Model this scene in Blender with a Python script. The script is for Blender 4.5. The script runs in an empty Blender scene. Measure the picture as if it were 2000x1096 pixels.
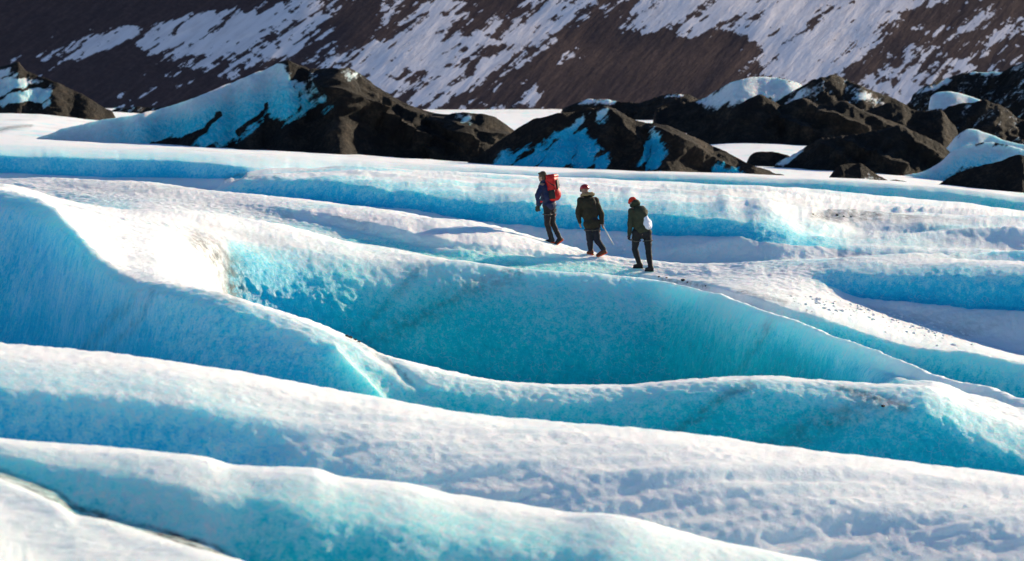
import bpy, bmesh, math, random
import numpy as np
from mathutils import Vector, Matrix
from mathutils.bvhtree import BVHTree

random.seed(4)
sc = bpy.context.scene
COL = sc.collection

# ------------------------------------------------------------------ camera
F = 7500.0            # focal length in pixels of the 2000 px wide photograph (135 mm)
HY = 200.0            # row of the horizon
CZ = 4.0              # camera height above the hikers' ice ridge
cam_d = bpy.data.cameras.new('camera')
cam = bpy.data.objects.new('camera', cam_d); COL.objects.link(cam)
cam.location = (0, 0, CZ); cam.rotation_euler = (math.radians(90), 0, 0)
cam_d.sensor_width = 36; cam_d.lens = 36 * F / 2000
cam_d.shift_y = -(548 - HY) / 2000
cam_d.clip_start = 0.5; cam_d.clip_end = 20000
cam_d.dof.use_dof = True; cam_d.dof.focus_distance = 95; cam_d.dof.aperture_fstop = 3.2
sc.camera = cam

# ------------------------------------------------------------------ sky, sun, exposure
SUN_EL, SUN_AZ = 20.0, 50.0          # azimuth clockwise from the view direction (+Y)
w = bpy.data.worlds.new('World'); sc.world = w; w.use_nodes = True
nt = w.node_tree; nt.nodes.clear()
sky = nt.nodes.new('ShaderNodeTexSky'); sky.sky_type = 'NISHITA'; sky.sun_disc = False
sky.sun_elevation = math.radians(SUN_EL); sky.sun_rotation = math.radians(SUN_AZ)
sky.altitude = 100; sky.air_density = 1.0; sky.dust_density = 0.0; sky.ozone_density = 6.0
bg = nt.nodes.new('ShaderNodeBackground'); bg.inputs['Strength'].default_value = 0.078
wo = nt.nodes.new('ShaderNodeOutputWorld')
nt.links.new(sky.outputs[0], bg.inputs[0]); nt.links.new(bg.outputs[0], wo.inputs[0])
sd = bpy.data.lights.new('sun', 'SUN'); sun = bpy.data.objects.new('sun', sd); COL.objects.link(sun)
sd.energy = 5.0; sd.angle = math.radians(0.53); sd.color = (1.0, 0.85, 0.62)
_e, _a = math.radians(SUN_EL), math.radians(SUN_AZ)
SUNV = Vector((math.sin(_a) * math.cos(_e), math.cos(_a) * math.cos(_e), math.sin(_e)))
sun.rotation_euler = (-SUNV).to_track_quat('-Z', 'Y').to_euler(); sun.location = SUNV * 50
sc.view_settings.view_transform = 'Standard'; sc.view_settings.look = 'None'
sc.view_settings.exposure = 0.74; sc.view_settings.gamma = 1.0
sc.view_settings.use_curve_mapping = False
sc.render.engine = 'CYCLES'
sc.cycles.use_denoising = True
sc.cycles.max_bounces = 6; sc.cycles.diffuse_bounces = 4
sc.cycles.use_adaptive_sampling = True; sc.cycles.adaptive_threshold = 0.03

# ------------------------------------------------------------------ numpy noise
_TAB = np.random.RandomState(12).rand(64 * 64 * 64).astype(np.float32) * 2 - 1
def noise(x, y, z, seed=0):
    """value noise, -1..1"""
    o = seed * 7.37
    x, y, z = np.broadcast_arrays(*(np.asarray(t, np.float32) for t in (x, y, z)))
    x = x + np.float32(o); y = y + np.float32(o * 1.7); z = z - np.float32(o * 0.6)
    x0, y0, z0 = np.floor(x), np.floor(y), np.floor(z)
    fx, fy, fz = x - x0, y - y0, z - z0
    fx, fy, fz = [t * t * (3 - 2 * t) for t in (fx, fy, fz)]
    xi, yi, zi = (t.astype(np.int32) for t in (x0, y0, z0))
    X = ((xi & 63) << 12, ((xi + 1) & 63) << 12); Y = ((yi & 63) << 6, ((yi + 1) & 63) << 6); Z = (zi & 63, (zi + 1) & 63)
    T = lambda i, j: _TAB[X[i] + Y[j] + Z[0]] * (1 - fz) + _TAB[X[i] + Y[j] + Z[1]] * fz
    return (T(0, 0) * (1 - fy) + T(0, 1) * fy) * (1 - fx) + (T(1, 0) * (1 - fy) + T(1, 1) * fy) * fx
def fbm(x, y, z, octs=3, seed=0, gain=0.5):
    r, a, t = 0, 1.0, 0.0
    for o in range(octs):
        r = r + a * noise(x * 2 ** o + 17.3 * o, y * 2 ** o + 5.1 * o, z * 2 ** o + 9.7 * o, seed + o); t += a; a *= gain
    return r / t
def sstep(a, b, x):
    t = np.clip((x - a) / (b - a), 0, 1); return t * t * (3 - 2 * t)

# ------------------------------------------------------------------ materials
def new_mat(name):
    m = bpy.data.materials.new(name); m.use_nodes = True
    return m, m.node_tree, m.node_tree.nodes, m.node_tree.links, m.node_tree.nodes['Principled BSDF']
class G:
    """tiny node-graph helper"""
    def __init__(s, nt): s.nt = nt; s.n = nt.nodes; s.l = nt.links
    def put(s, sock, v):
        if hasattr(v, 'is_output') or isinstance(v, bpy.types.NodeSocket): s.l.new(v, sock)
        elif isinstance(v, (tuple, list)) and len(v) == 3 and sock.type == 'RGBA': sock.default_value = (*v, 1)
        else: sock.default_value = v
    def attr(s, name): n = s.n.new('ShaderNodeAttribute'); n.attribute_name = name; return n.outputs['Fac']
    def math(s, op, a, b=0.0, c=0.0, clamp=False):
        n = s.n.new('ShaderNodeMath'); n.operation = op; n.use_clamp = clamp
        for i, v in enumerate((a, b, c)): s.put(n.inputs[i], v)
        return n.outputs[0]
    def pos(s): return s.n.new('ShaderNodeNewGeometry').outputs['Position']
    def map(s, v, scale=(1, 1, 1), rot=(0, 0, 0), loc=(0, 0, 0)):
        n = s.n.new('ShaderNodeMapping'); s.put(n.inputs[0], v)
        n.inputs['Scale'].default_value = scale; n.inputs['Rotation'].default_value = rot; n.inputs['Location'].default_value = loc
        return n.outputs[0]
    def noise(s, v, scale, detail=3, rough=0.5, dist=0.0):
        n = s.n.new('ShaderNodeTexNoise'); s.put(n.inputs['Vector'], v); n.inputs['Scale'].default_value = scale
        n.inputs['Detail'].default_value = detail; n.inputs['Roughness'].default_value = rough; n.inputs['Distortion'].default_value = dist
        return n.outputs[0]
    def voro(s, v, scale, feature='DISTANCE_TO_EDGE'):
        n = s.n.new('ShaderNodeTexVoronoi'); n.feature = feature; s.put(n.inputs['Vector'], v); n.inputs['Scale'].default_value = scale
        return n.outputs['Distance']
    def ramp(s, v, stops, interp='LINEAR'):
        n = s.n.new('ShaderNodeValToRGB'); s.put(n.inputs[0], v); cr = n.color_ramp; cr.interpolation = interp
        while len(cr.elements) < len(stops): cr.elements.new(0.5)
        for e, (p, c) in zip(cr.elements, stops): e.position = p; e.color = (*c, 1) if isinstance(c, tuple) else (c, c, c, 1)
        return n.outputs[0]
    def mix(s, f, a, b, mode='MIX'):
        n = s.n.new('ShaderNodeMix'); n.data_type = 'RGBA'; n.blend_type = mode
        s.put(n.inputs['Factor'], f); s.put(n.inputs['A'], a) if False else None
        s.put(n.inputs[6], a); s.put(n.inputs[7], b)
        return n.outputs[2]
    def rng(s, v, a, b, c=0.0, d=1.0, smooth=False):
        n = s.n.new('ShaderNodeMapRange'); n.interpolation_type = 'SMOOTHSTEP' if smooth else 'LINEAR'
        for i, x in enumerate((v, a, b, c, d)): s.put(n.inputs[i], x)
        return n.outputs[0]
    def bump(s, h, strength, dist, nrm=None):
        n = s.n.new('ShaderNodeBump'); s.put(n.inputs['Height'], h); n.inputs['Strength'].default_value = strength; n.inputs['Distance'].default_value = dist
        if nrm is not None: s.put(n.inputs['Normal'], nrm)
        return n.outputs[0]

SNOW = (0.86, 0.87, 0.88)
def ice_colour(g, p, ice, teal):
    """white crust -> pale -> blue glacier ice, with faint lacework of crystal borders"""
    n2 = g.noise(g.map(p, (9, 9, 2.6), (0, 0.35, 0)), 1.0, 4, 0.7, 0.4)
    n3 = g.noise(p, 26.0, 2, 0.6)
    b = g.math('MULTIPLY', g.math('SUBTRACT', n2, 0.5), 1.0)
    c = g.math('MULTIPLY', g.math('SUBTRACT', n3, 0.5), 0.6)
    wgt = g.rng(ice, 0.02, 0.35, 0.0, 1.0)
    f = g.math('ADD', ice, g.math('MULTIPLY', g.math('ADD', b, c), wgt), clamp=True)
    blue = g.ramp(f, [(0, SNOW), (0.12, (0.76, 0.86, 0.88)), (0.34, (0.42, 0.85, 0.92)), (0.62, (0.04, 0.68, 0.86)), (1.0, (0.0, 0.48, 0.72))])
    tl = g.ramp(f, [(0, SNOW), (0.12, (0.76, 0.87, 0.86)), (0.34, (0.40, 0.89, 0.87)), (0.62, (0.01, 0.77, 0.76)), (1.0, (0.0, 0.57, 0.58))])
    col = g.mix(teal, blue, tl)
    wp = g.n.new('ShaderNodeVectorMath'); wp.operation = 'ADD'; g.put(wp.inputs[0], p)
    nv = g.n.new('ShaderNodeTexNoise'); nv.inputs['Scale'].default_value = 3.5; nv.inputs['Detail'].default_value = 2; g.put(nv.inputs['Vector'], p)
    sm = g.n.new('ShaderNodeVectorMath'); sm.operation = 'SCALE'; g.put(sm.inputs[0], nv.outputs['Color']); sm.inputs['Scale'].default_value = 0.45
    g.put(wp.inputs[1], sm.outputs[0])
    e = g.voro(wp.outputs[0], 5.5)
    lace = g.math('MULTIPLY', g.rng(e, 0.0, 0.055, 1.0, 0.0), g.rng(nv.outputs[0], 0.45, 0.6))
    col = g.mix(g.math('MULTIPLY', g.math('MULTIPLY', lace, f), 0.6), col, (0.55, 0.80, 0.86))
    return col, f

def glacier_material():
    m, nt, n, l, bs = new_mat('glacier_ice')
    g = G(nt); p = g.pos()
    ice, teal, dirt = g.attr('ice'), g.attr('teal'), g.attr('dirt')
    col, f = ice_colour(g, p, ice, teal)
    dn = g.noise(p, 5.0, 4, 0.7)
    df = g.math('MULTIPLY', dirt, g.rng(dn, 0.32, 0.62))
    col = g.mix(df, col, (0.075, 0.068, 0.065))
    l.new(col, bs.inputs['Base Color'])
    rough = g.rng(f, 0, 0.6, 0.75, 0.38); l.new(rough, bs.inputs['Roughness'])
    bs.inputs['Specular IOR Level'].default_value = 0.16
    h3 = g.noise(g.map(p, (9, 9, 3.4), (0, 0.35, 0)), 1.0, 6, 0.74, 0.5)
    nb = g.bump(h3, 0.5, 0.06); g.put(nb.node.inputs['Strength'], g.rng(f, 0.0, 0.4, 0.45, 0.9))
    l.new(nb, bs.inputs['Normal'])
    l.new(g.rng(f, 0.0, 0.3, 0.35, 0.85), bs.inputs['Subsurface Weight']); bs.inputs['Subsurface Radius'].default_value = (0.16, 0.46, 0.62); bs.inputs['Subsurface Scale'].default_value = 1.7
    return m

def mound_material():
    m, nt, n, l, bs = new_mat('ash_over_ice')
    g = G(nt); p = g.pos()
    ice, teal, blue = g.attr('ice'), g.attr('teal'), g.attr('blue')
    nz = g.noise(g.map(g.map(p, (1, 0.4, 1), (0, math.radians(40), 0)), (0.45, 0.6, 2.2)), 1.0, 6, 0.68, 0.2)
    nz2 = g.noise(p, 2.2, 5, 0.75)
    v = g.math('ADD', ice, g.math('ADD', g.math('MULTIPLY', g.math('SUBTRACT', nz, 0.5), 2.4), g.math('MULTIPLY', g.math('SUBTRACT', nz2, 0.5), 1.2)))
    mask = g.rng(v, 0.36, 0.72, 0, 1, True)
    icol, f = ice_colour(g, g.map(p, (0.6, 0.4, 0.5), (0, 0.5, 0)), blue, teal)
    an = g.noise(p, 0.7, 6, 0.7); an2 = g.noise(p, 5.0, 4, 0.7)
    ash = g.ramp(g.math('ADD', g.math('MULTIPLY', an, 0.6), g.math('MULTIPLY', an2, 0.4)), [(0.3, (0.006, 0.005, 0.006)), (0.50, (0.019, 0.015, 0.012)), (0.70, (0.085, 0.058, 0.038))])
    icol = g.mix(g.math('MULTIPLY', g.rng(nz2, 0.35, 0.75), 0.24), icol, (0.10, 0.11, 0.12))
    col = g.mix(mask, ash, icol)
    l.new(col, bs.inputs['Base Color'])
    bs.inputs['Roughness'].default_value = 0.85; bs.inputs['Specular IOR Level'].default_value = 0.15
    nb = g.bump(g.noise(p, 1.2, 8, 0.72), 0.9, 0.6)
    nb = g.bump(mask, 0.6, 0.12, nb)
    l.new(g.math('MULTIPLY', mask, 0.7), bs.inputs['Subsurface Weight']); bs.inputs['Subsurface Radius'].default_value = (0.3, 0.8, 1.0); bs.inputs['Subsurface Scale'].default_value = 1.2
    l.new(nb, bs.inputs['Normal'])
    return m

def mountain_material():
    m, nt, n, l, bs = new_mat('mountain_rock_and_snow')
    g = G(nt); p = g.pos()
    snow, tone = g.attr('snow'), g.attr('tone')
    # streaks run down the fall line, upper right to lower left
    th = math.radians(36)
    q = g.map(g.map(p, (1, 0.15, 1), (0, th, 0)), (1 / 26.0, 1 / 26.0, 1 / 4.4))
    s1 = g.noise(q, 1.0, 7, 0.60, 0.35)
    q2 = g.map(g.map(p, (1, 0.15, 1), (0, th * 1.1, 0)), (1 / 8.0, 1 / 8.0, 1 / 1.6))
    s2 = g.noise(q2, 1.0, 5, 0.6, 0.3)
    s3 = g.noise(p, 0.22, 5, 0.6)
    v = g.math('ADD', g.math('MULTIPLY', g.math('SUBTRACT', s1, 0.5), 2.1), g.math('ADD', g.math('MULTIPLY', g.math('SUBTRACT', s2, 0.5), 1.6), g.math('MULTIPLY', g.math('SUBTRACT', s3, 0.5), 1.1)))
    v = g.math('ADD', v, snow)
    mask = g.rng(v, 0.47, 0.52, 0, 1, True)
    r1 = g.noise(q2, 1.2, 6, 0.7); r2 = g.noise(p, 0.6, 6, 0.75)
    rock = g.ramp(g.math('ADD', g.math('MULTIPLY', r1, 0.5), g.math('MULTIPLY', r2, 0.5)), [(0.3, (0.056, 0.034, 0.033)), (0.5, (0.086, 0.054, 0.051)), (0.72, (0.14, 0.088, 0.080))])
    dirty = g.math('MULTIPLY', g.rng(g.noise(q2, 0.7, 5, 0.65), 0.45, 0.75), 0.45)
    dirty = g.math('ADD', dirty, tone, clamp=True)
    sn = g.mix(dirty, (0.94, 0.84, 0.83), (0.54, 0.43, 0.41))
    col = g.mix(mask, rock, sn)
    l.new(col, bs.inputs['Base Color']); bs.inputs['Roughness'].default_value = 0.9
    bs.inputs['Specular IOR Level'].default_value = 0.1
    nb = g.bump(g.noise(q2, 0.5, 7, 0.65), 0.7, 1.3)
    l.new(nb, bs.inputs['Normal'])
    return m

def simple_mat(name, c, rough=0.7, c2=None, scale=30.0, bump=0.15, spec=0.3, dist=0.004):
    m, nt, n, l, bs = new_mat(name)
    g = G(nt); tc = n.new('ShaderNodeTexCoord').outputs['Object']
    nz = g.noise(tc, scale, 4, 0.6)
    c2 = c2 or tuple(x * 0.6 for x in c)
    l.new(g.mix(g.rng(nz, 0.3, 0.7), c2, c), bs.inputs['Base Color'])
    bs.inputs['Roughness'].default_value = rough; bs.inputs['Specular IOR Level'].default_value = spec
    l.new(g.bump(g.noise(tc, scale * 1.7, 3), bump, dist), bs.inputs['Normal'])
    return m

# ------------------------------------------------------------------ mesh helpers
def grid_mesh(name, P, attrs, mat, kind=None):
    R, C = P.shape[:2]
    me = bpy.data.meshes.new(name)
    idx = np.arange(R * C).reshape(R, C)
    q = np.stack([idx[:-1, :-1], idx[:-1, 1:], idx[1:, 1:], idx[1:, :-1]], -1).reshape(-1, 4).astype(np.int32)
    me.vertices.add(R * C); me.vertices.foreach_set('co', P.reshape(-1).astype(np.float32))
    me.loops.add(q.size); me.loops.foreach_set('vertex_index', q.reshape(-1))
    me.polygons.add(len(q)); me.polygons.foreach_set('loop_start', np.arange(0, q.size, 4, dtype=np.int32))
    me.polygons.foreach_set('use_smooth', np.ones(len(q), dtype=bool))
    me.update(); me.validate()
    for k, a in attrs.items():
        at = me.attributes.new(k, 'FLOAT', 'POINT'); at.data.foreach_set('value', np.ascontiguousarray(a, dtype=np.float32).reshape(-1))
    me.materials.append(mat)
    o = bpy.data.objects.new(name, me); COL.objects.link(o)
    if kind: o['kind'] = kind
    return o
def normals(P):
    du = np.gradient(P, axis=1); dv = np.gradient(P, axis=0)
    n = np.cross(du, dv); n /= np.linalg.norm(n, axis=-1, keepdims=True) + 1e-9
    n[n[..., 2] < 0] *= -1
    return n
def pchip_slopes(x, y):
    h = np.diff(x, axis=0); dl = np.diff(y, axis=0) / h
    m = np.zeros_like(y)
    a, b = dl[:-1], dl[1:]; w1 = 2 * h[1:] + h[:-1]; w2 = h[1:] + 2 * h[:-1]
    with np.errstate(divide='ignore', invalid='ignore'):
        hm = (w1 + w2) / (w1 / a + w2 / b)
    m[1:-1] = np.where(a * b > 0, hm, 0); m[0] = dl[0]; m[-1] = dl[-1]
    return m
def curve(pts, X):
    """smooth interpolation of (px, value) through pchip"""
    p = np.array(sorted(pts), float)
    if len(p) == 1: return np.full_like(X, p[0, 1])
    x, y = p[:, 0:1], p[:, 1:2]
    m = pchip_slopes(x, y)[:, 0] if len(p) > 2 else np.full(2, (y[1, 0] - y[0, 0]) / (x[1, 0] - x[0, 0]))
    x, y = x[:, 0], y[:, 0]
    Xc = np.clip(X, x[0], x[-1]); i = np.clip(np.searchsorted(x, Xc) - 1, 0, len(x) - 2)
    h = x[i + 1] - x[i]; t = (Xc - x[i]) / h
    return ((1 + 2 * t) * (1 - t) ** 2 * y[i] + t * (1 - t) ** 2 * h * m[i] + t * t * (3 - 2 * t) * y[i + 1] + t * t * (t - 1) * h * m[i + 1])
def zof(py, d): return CZ - (py - HY) / F * d

# ------------------------------------------------------------------ the glacier: ridge and trough lines, near to far
def col_axis():
    inner = np.arange(-120, 2121, 2.6)
    l = -120 - np.cumsum(np.linspace(4, 160, 60)); r = 2120 + np.cumsum(np.linspace(4, 160, 60))
    return np.concatenate([l[::-1], inner, r])
PX = col_axis()
XW = np.clip(PX, -600, 2600)
C_ = lambda *p: curve(p, XW)
K_ = lambda v: np.full_like(PX, float(v))

_u = np.arange(-900, 2901, 5.0)
def smooth_px(v, sig):
    a_ = np.interp(_u, PX, v); k_ = np.exp(-0.5 * (np.arange(-40, 41) * 5.0 / sig) ** 2); k_ /= k_.sum()
    b_ = np.convolve(np.pad(a_, 40, mode='edge'), k_, 'valid'); r_ = v.copy(); m_ = (PX > -880) & (PX < 2880)
    r_[m_] = np.interp(PX[m_], _u, b_); return r_
R0c = C_((-600, 850), (-200, 890), (0, 937), (60, 962), (110, 985), (150, 1012), (215, 1030), (290, 1052), (420, 1092), (600, 1150), (900, 1190), (2600, 1260))
R1c = C_((-600, 835), (0, 860), (175, 876), (315, 887), (402, 897), (455, 914), (525, 918), (612, 922), (665, 940), (790, 954), (860, 971), (965, 988), (1070, 1004), (1110, 1009), (1168, 1010), (1245, 1023), (1297, 1040), (1370, 1062), (1510, 1090), (1700, 1122), (2000, 1165), (2600, 1240))
R2c = C_((-600, 660), (0, 692), (60, 696), (300, 715), (450, 740), (600, 770), (740, 792), (860, 815), (1000, 833), (1150, 847), (1300, 862), (1500, 890), (1700, 914), (1850, 932), (2000, 950), (2600, 1030))
Ac = C_((-600, 330), (-100, 352), (0, 366), (60, 382), (110, 408), (155, 452), (205, 505), (255, 538), (300, 549), (350, 557), (430, 572), (500, 594), (600, 627), (680, 661), (760, 696), (850, 721), (950, 741), (1050, 751), (1150, 755), (1220, 754), (1300, 746), (1400, 740), (1480, 737), (1600, 745), (1700, 750), (1800, 753), (1900, 795), (2000, 830), (2600, 960))
Cc = C_((-600, 370), (-100, 366), (0, 366), (120, 396), (250, 425), (370, 446), (420, 456), (490, 473), (577, 482), (665, 495), (720, 507), (825, 513), (895, 510), (965, 516), (1035, 523), (1175, 534), (1280, 547), (1350, 561), (1440, 588), (1510, 614), (1560, 630), (1615, 651), (1685, 673), (1755, 701), (1825, 732), (1930, 757), (2000, 781), (2600, 920))
C2c = C_((-600, 362), (0, 361), (70, 374), (98, 383), (150, 396), (200, 405), (250, 409), (300, 407), (350, 408), (400, 414), (470, 424), (560, 438), (650, 460), (700, 471), (790, 487), (860, 502), (895, 514), (1000, 532), (1280, 556), (1440, 597), (1560, 641), (1825, 744), (2000, 795), (2600, 930))
Dl = C_((-600, 361), (0, 361), (150, 402), (250, 416), (560, 450), (790, 500), (1000, 528), (1280, 538), (1400, 562), (1510, 592), (1600, 618), (1650, 636), (1790, 674), (1895, 688), (2000, 705), (2600, 800))
De = C_((-600, 359), (0, 359), (150, 392), (300, 398), (560, 434), (790, 486), (1000, 510), (1200, 522), (1300, 535), (1400, 545), (1510, 560), (1600, 572), (1680, 590), (1755, 617), (1895, 659), (2000, 690), (2600, 780))
Ht = C_((-600, 357), (0, 357), (150, 380), (300, 394), (560, 425), (790, 474), (1000, 497), (1200, 515), (1300, 526), (1400, 530), (1510, 538), (1600, 552), (1685, 580), (1790, 592), (1900, 601), (2000, 610), (2600, 660))
Hl = C_((-600, 355), (0, 355), (150, 370), (300, 385), (560, 405), (700, 428), (790, 450), (900, 470), (1000, 482), (1150, 505), (1262, 516), (1350, 519), (1490, 517), (1600, 524), (1700, 533), (1800, 535), (2000, 540), (2600, 570))
Ec = C_((-600, 345), (0, 349), (245, 354), (332, 361), (402, 371), (525, 382), (700, 401), (860, 425), (930, 437), (1000, 452), (1088, 477), (1157, 493), (1262, 508), (1350, 512), (1490, 506), (1615, 501), (1755, 508), (2000, 518), (2600, 540))
Fb = Ec + C_((-600, 5), (1500, 5), (1620, 2), (1700, -6), (2000, -10), (2600, -10))
Ft = C_((-600, 356), (300, 364), (400, 374), (440, 376), (525, 386), (700, 402), (860, 420), (1000, 438), (1088, 444), (1200, 447), (1300, 456), (1440, 467), (1545, 482), (1600, 488), (1700, 492), (2000, 498), (2600, 515))
Fl = C_((-600, 356), (300, 364), (405, 376), (440, 364), (480, 352), (525, 351), (700, 366), (850, 384), (1000, 398), (1100, 402), (1300, 416), (1500, 428), (1600, 436), (1720, 448), (2000, 470), (2600, 500))
Fm = C_((-600, 356), (300, 364), (405, 376), (440, 363), (480, 346), (525, 341), (700, 346), (850, 360), (1000, 374), (1160, 382), (1300, 388), (1420, 394), (1500, 401), (1540, 416), (1605, 425), (1720, 432), (2000, 452), (2600, 485))
Fc = C_((-600, 356), (300, 364), (405, 376), (440, 362), (480, 345), (525, 337), (600, 334), (700, 335), (850, 341), (1000, 349), (1160, 357), (1300, 364), (1440, 371), (1615, 380), (1790, 399), (1895, 410), (2000, 426), (2600, 480))
Gb = C_((-600, 352), (300, 366), (400, 372), (470, 360), (525, 345), (700, 343), (1000, 356), (1300, 371), (1615, 388), (2000, 434), (2600, 490))
Gt = C_((-600, 335), (0, 338), (200, 345), (350, 348), (450, 350), (490, 350), (540, 343), (700, 341), (1000, 354), (1160, 361), (1300, 368), (1615, 385), (1790, 404), (2000, 431), (2600, 485))
Gl = C_((-600, 300), (0, 303), (150, 308), (300, 312), (450, 323), (600, 331), (850, 335), (1000, 339), (1160, 346), (1300, 349), (1500, 356), (1800, 371), (2000, 393), (2600, 450))
Gc = C_((-600, 270), (0, 280), (285, 290), (430, 296), (700, 312), (900, 325), (1090, 335), (1400, 343), (1530, 348), (1650, 353), (1850, 367), (2000, 383), (2600, 430))

def slope_d(zb, db, py, deg):
    """depth of a nearer point seen at row py, lying `deg` below the farther point (zb, db)"""
    t = np.tan(np.radians(deg)); k = (py - HY) / F
    return (t * db + CZ - zb) / (k + t)
for _k, (_c, _a) in enumerate(((Fl, 5), (Gl, 3), (Hl, 5), (Ft, 2.5), (Ht, 4), (Fm, 4))):
    _c += _a * fbm(PX / 38, 0 * PX + _k * 3.1, 0 * PX, 3, 140 + _k) * (sstep(430, 560, PX) if _k != 1 else 1)
R0s, R1s = smooth_px(R0c, 90), smooth_px(R1c, 70)
nodes = []    # (py, d, ice, dirt) near -> far
def add(py, d, ice=0.0, dirt=0.0): nodes.append([py + 0 * PX, d + 0 * PX, ice + 0 * PX, dirt + 0 * PX])
one = lambda *p: curve(p, XW)

d = K_(10); add(HY + (CZ - 0.9) * F / d, d)
d = K_(26); add(HY + (CZ - 0.6) * F / d, d)
dR0 = one((-600, 36.5), (0, 35.3), (150, 33.4), (290, 31.9), (420, 30.8), (700, 30.2), (2600, 30.2))
add(R0s + 110, dR0 - 3.4, 0.04, 0.05); add(R0s + 34, dR0 - 1.0, 0.05, 0.06); add(R0c, dR0, 0.02, 0.12)
# ridge 1
d1 = K_(38.0); z1 = zof(R1c, d1)
tow = one((-600, 60), (0, 60), (150, 100), (300, 120), (450, 150), (700, 170), (1100, 170), (1500, 120), (2600, 120))
l1 = R1s + 0.36 * tow; d1l = slope_d(z1, d1, l1, 14)
i1 = one((-600, .25), (0, .30), (200, .35), (400, .25), (520, .6), (900, .55), (1150, .45), (1500, .2), (2600, .2))
_w = sstep(400, 560, PX); t1 = (1 - _w) * np.maximum(R0c - 22, R1s + 40) + _w * np.maximum(R1s + tow, R0s + 8)
d1t = slope_d(zof(l1, d1l), d1l, t1, 38)
d1t = np.maximum(d1t, dR0 + 1.0)
add(t1 + 18, d1t - 0.55, 0.3 * i1, one((-600, .8), (0, .9), (430, 1), (520, .1), (2600, 0)))
add(t1, d1t, i1, one((-600, .5), (60, .5), (150, 1), (200, 1), (250, .4), (320, 1), (430, .9), (520, 0), (2600, 0)))
add(t1 - 9, slope_d(zof(l1, d1l), d1l, t1 - 9, 38), i1, 0.06)
add(l1, d1l, 0.5 * i1); add(R1c, d1, 0.03)
# ridge 2
d2 = K_(46.0); z2 = zof(R2c, d2)
lip2 = one((-600, 60), (0, 66), (300, 58), (600, 52), (1000, 60), (2000, 60), (2600, 60))
l2 = R2c + lip2; d2l = slope_d(z2, d2, l2, 9)
s2 = one((-600, 40), (0, 42), (300, 44), (430, 42), (560, 33), (700, 28), (1000, 26), (1500, 25), (2600, 25))
t2 = np.maximum(R1c + 14, l2 + 40); d2t = slope_d(zof(l2, d2l), d2l, t2, s2)
i2 = one((-600, .6), (0, .62), (300, .64), (430, .5), (560, .32), (700, .2), (1000, .12), (2600, .1))
d2t = np.maximum(d2t, 40.2)
add(t2 + 10, d2t - 0.8, 0.25 * i2); add(t2, d2t, i2)
add(0.5 * (t2 + l2), slope_d(zof(l2, d2l), d2l, 0.5 * (t2 + l2), s2), 0.8 * i2)
add(l2, d2l, 0.42 * i2); add(R2c, d2, 0.0)
# ridge 3 (line A): left wall, front rim of the bowl, right wall
dA = one((-600, 78), (0, 75), (100, 72.5), (200, 68), (260, 65.5), (350, 64), (600, 62.5), (1200, 62), (1800, 62), (2600, 60)); zA = zof(Ac, dA)
lA = Ac + one((-600, 30), (0, 30), (100, 34), (200, 26), (300, 22), (430, 22), (600, 24), (680, 26), (760, 30), (1000, 32), (1200, 24), (1500, 22), (1650, 30), (1750, 40), (1850, 45), (1950, 55), (2000, 62), (2600, 80))
dAl = slope_d(zA, dA, lA, one((-600, 10), (300, 11), (700, 18), (2600, 18)))
iA = one((-600, .76), (0, .76), (300, .74), (550, .72), (680, .6), (760, .45), (900, .6), (1100, .7), (1300, .85), (2000, .9), (2600, .9))
tA = np.maximum(R2c + 12, lA + 30); sA = one((-600, 46), (300, 46), (700, 42), (2600, 44)); dAt = slope_d(zof(lA, dAl), dAl, tA, sA)
add(tA + 8, dAt - 1.0, 0.3 * iA); add(tA, dAt, iA)
mA = 0.45 * tA + 0.55 * lA
add(mA, slope_d(zof(lA, dAl), dAl, mA, sA), 0.70 * iA)
add(lA, dAl, one((-600, .36), (500, .36), (2600, .36)) * iA); add(Ac, dA, 0.05 * iA)
# bowl and its back wall (line C)
dC = one((-600, 84), (0, 81), (250, 82.2), (370, 83.4), (470, 84.4), (560, 84.9), (1000, 86), (1280, 86), (1440, 82), (1560, 78.5), (1685, 74), (1825, 69), (2000, 65.5), (2600, 62.5)); zC = zof(Cc, dC)
bw = one((-600, 0), (300, 0), (345, .22), (390, .62), (438, 1), (1560, 1), (1700, .75), (1800, .2), (1840, 0), (2600, 0))     # 1 where the bowl is cut deep
lC = Cc + one((-600, 4), (300, 6), (420, 12), (560, 34), (760, 40), (1000, 36), (1300, 40), (1440, 36), (1600, 30), (1750, 34), (1830, 24), (2600, 24))
dCl = slope_d(zC, dC, lC, one((-600, 16), (450, 18), (600, 30), (1300, 30), (1500, 24), (1800, 16), (2600, 16)))
tB_deep = np.maximum(Ac + 12, lC + 20)
dB_deep = slope_d(zof(lC, dCl), dCl, tB_deep, 47); zB_deep = zof(tB_deep, dB_deep)
dB_flat = 0.35 * dA + 0.65 * dC; zB_flat = 0.4 * zA + 0.6 * zC - 0.05
dB = bw * dB_deep + (1 - bw) * np.minimum(dB_flat, dCl - 0.6); zB = bw * zB_deep + (1 - bw) * zB_flat
pyB = HY + (CZ - zB) * F / dB
dB1 = 0.55 * dA + 0.45 * dB; zB1 = 0.55 * zA + 0.45 * zB - bw * 0.45 * np.abs(zA - zB); pyB1 = HY + (CZ - zB1) * F / dB1
iB = bw * one((-600, 0), (432, .0), (458, .8), (490, 1), (640, 1), (760, .85), (900, .85), (1100, .9), (1600, .95), (1750, .8), (2600, 0))
add(pyB1, dB1, 0.15 * iB, one((-600, 0), (340, 0), (400, .25), (460, .2), (520, 0), (2600, 0))); add(pyB, dB, iB, one((-600, 0), (340, 0), (400, .3), (460, .3), (500, 0), (2600, 0)))
mB = 0.5 * pyB + 0.5 * lC; dmB = 0.5 * (dB + dCl); zmB = 0.47 * zB + 0.53 * zof(lC, dCl)
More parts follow.
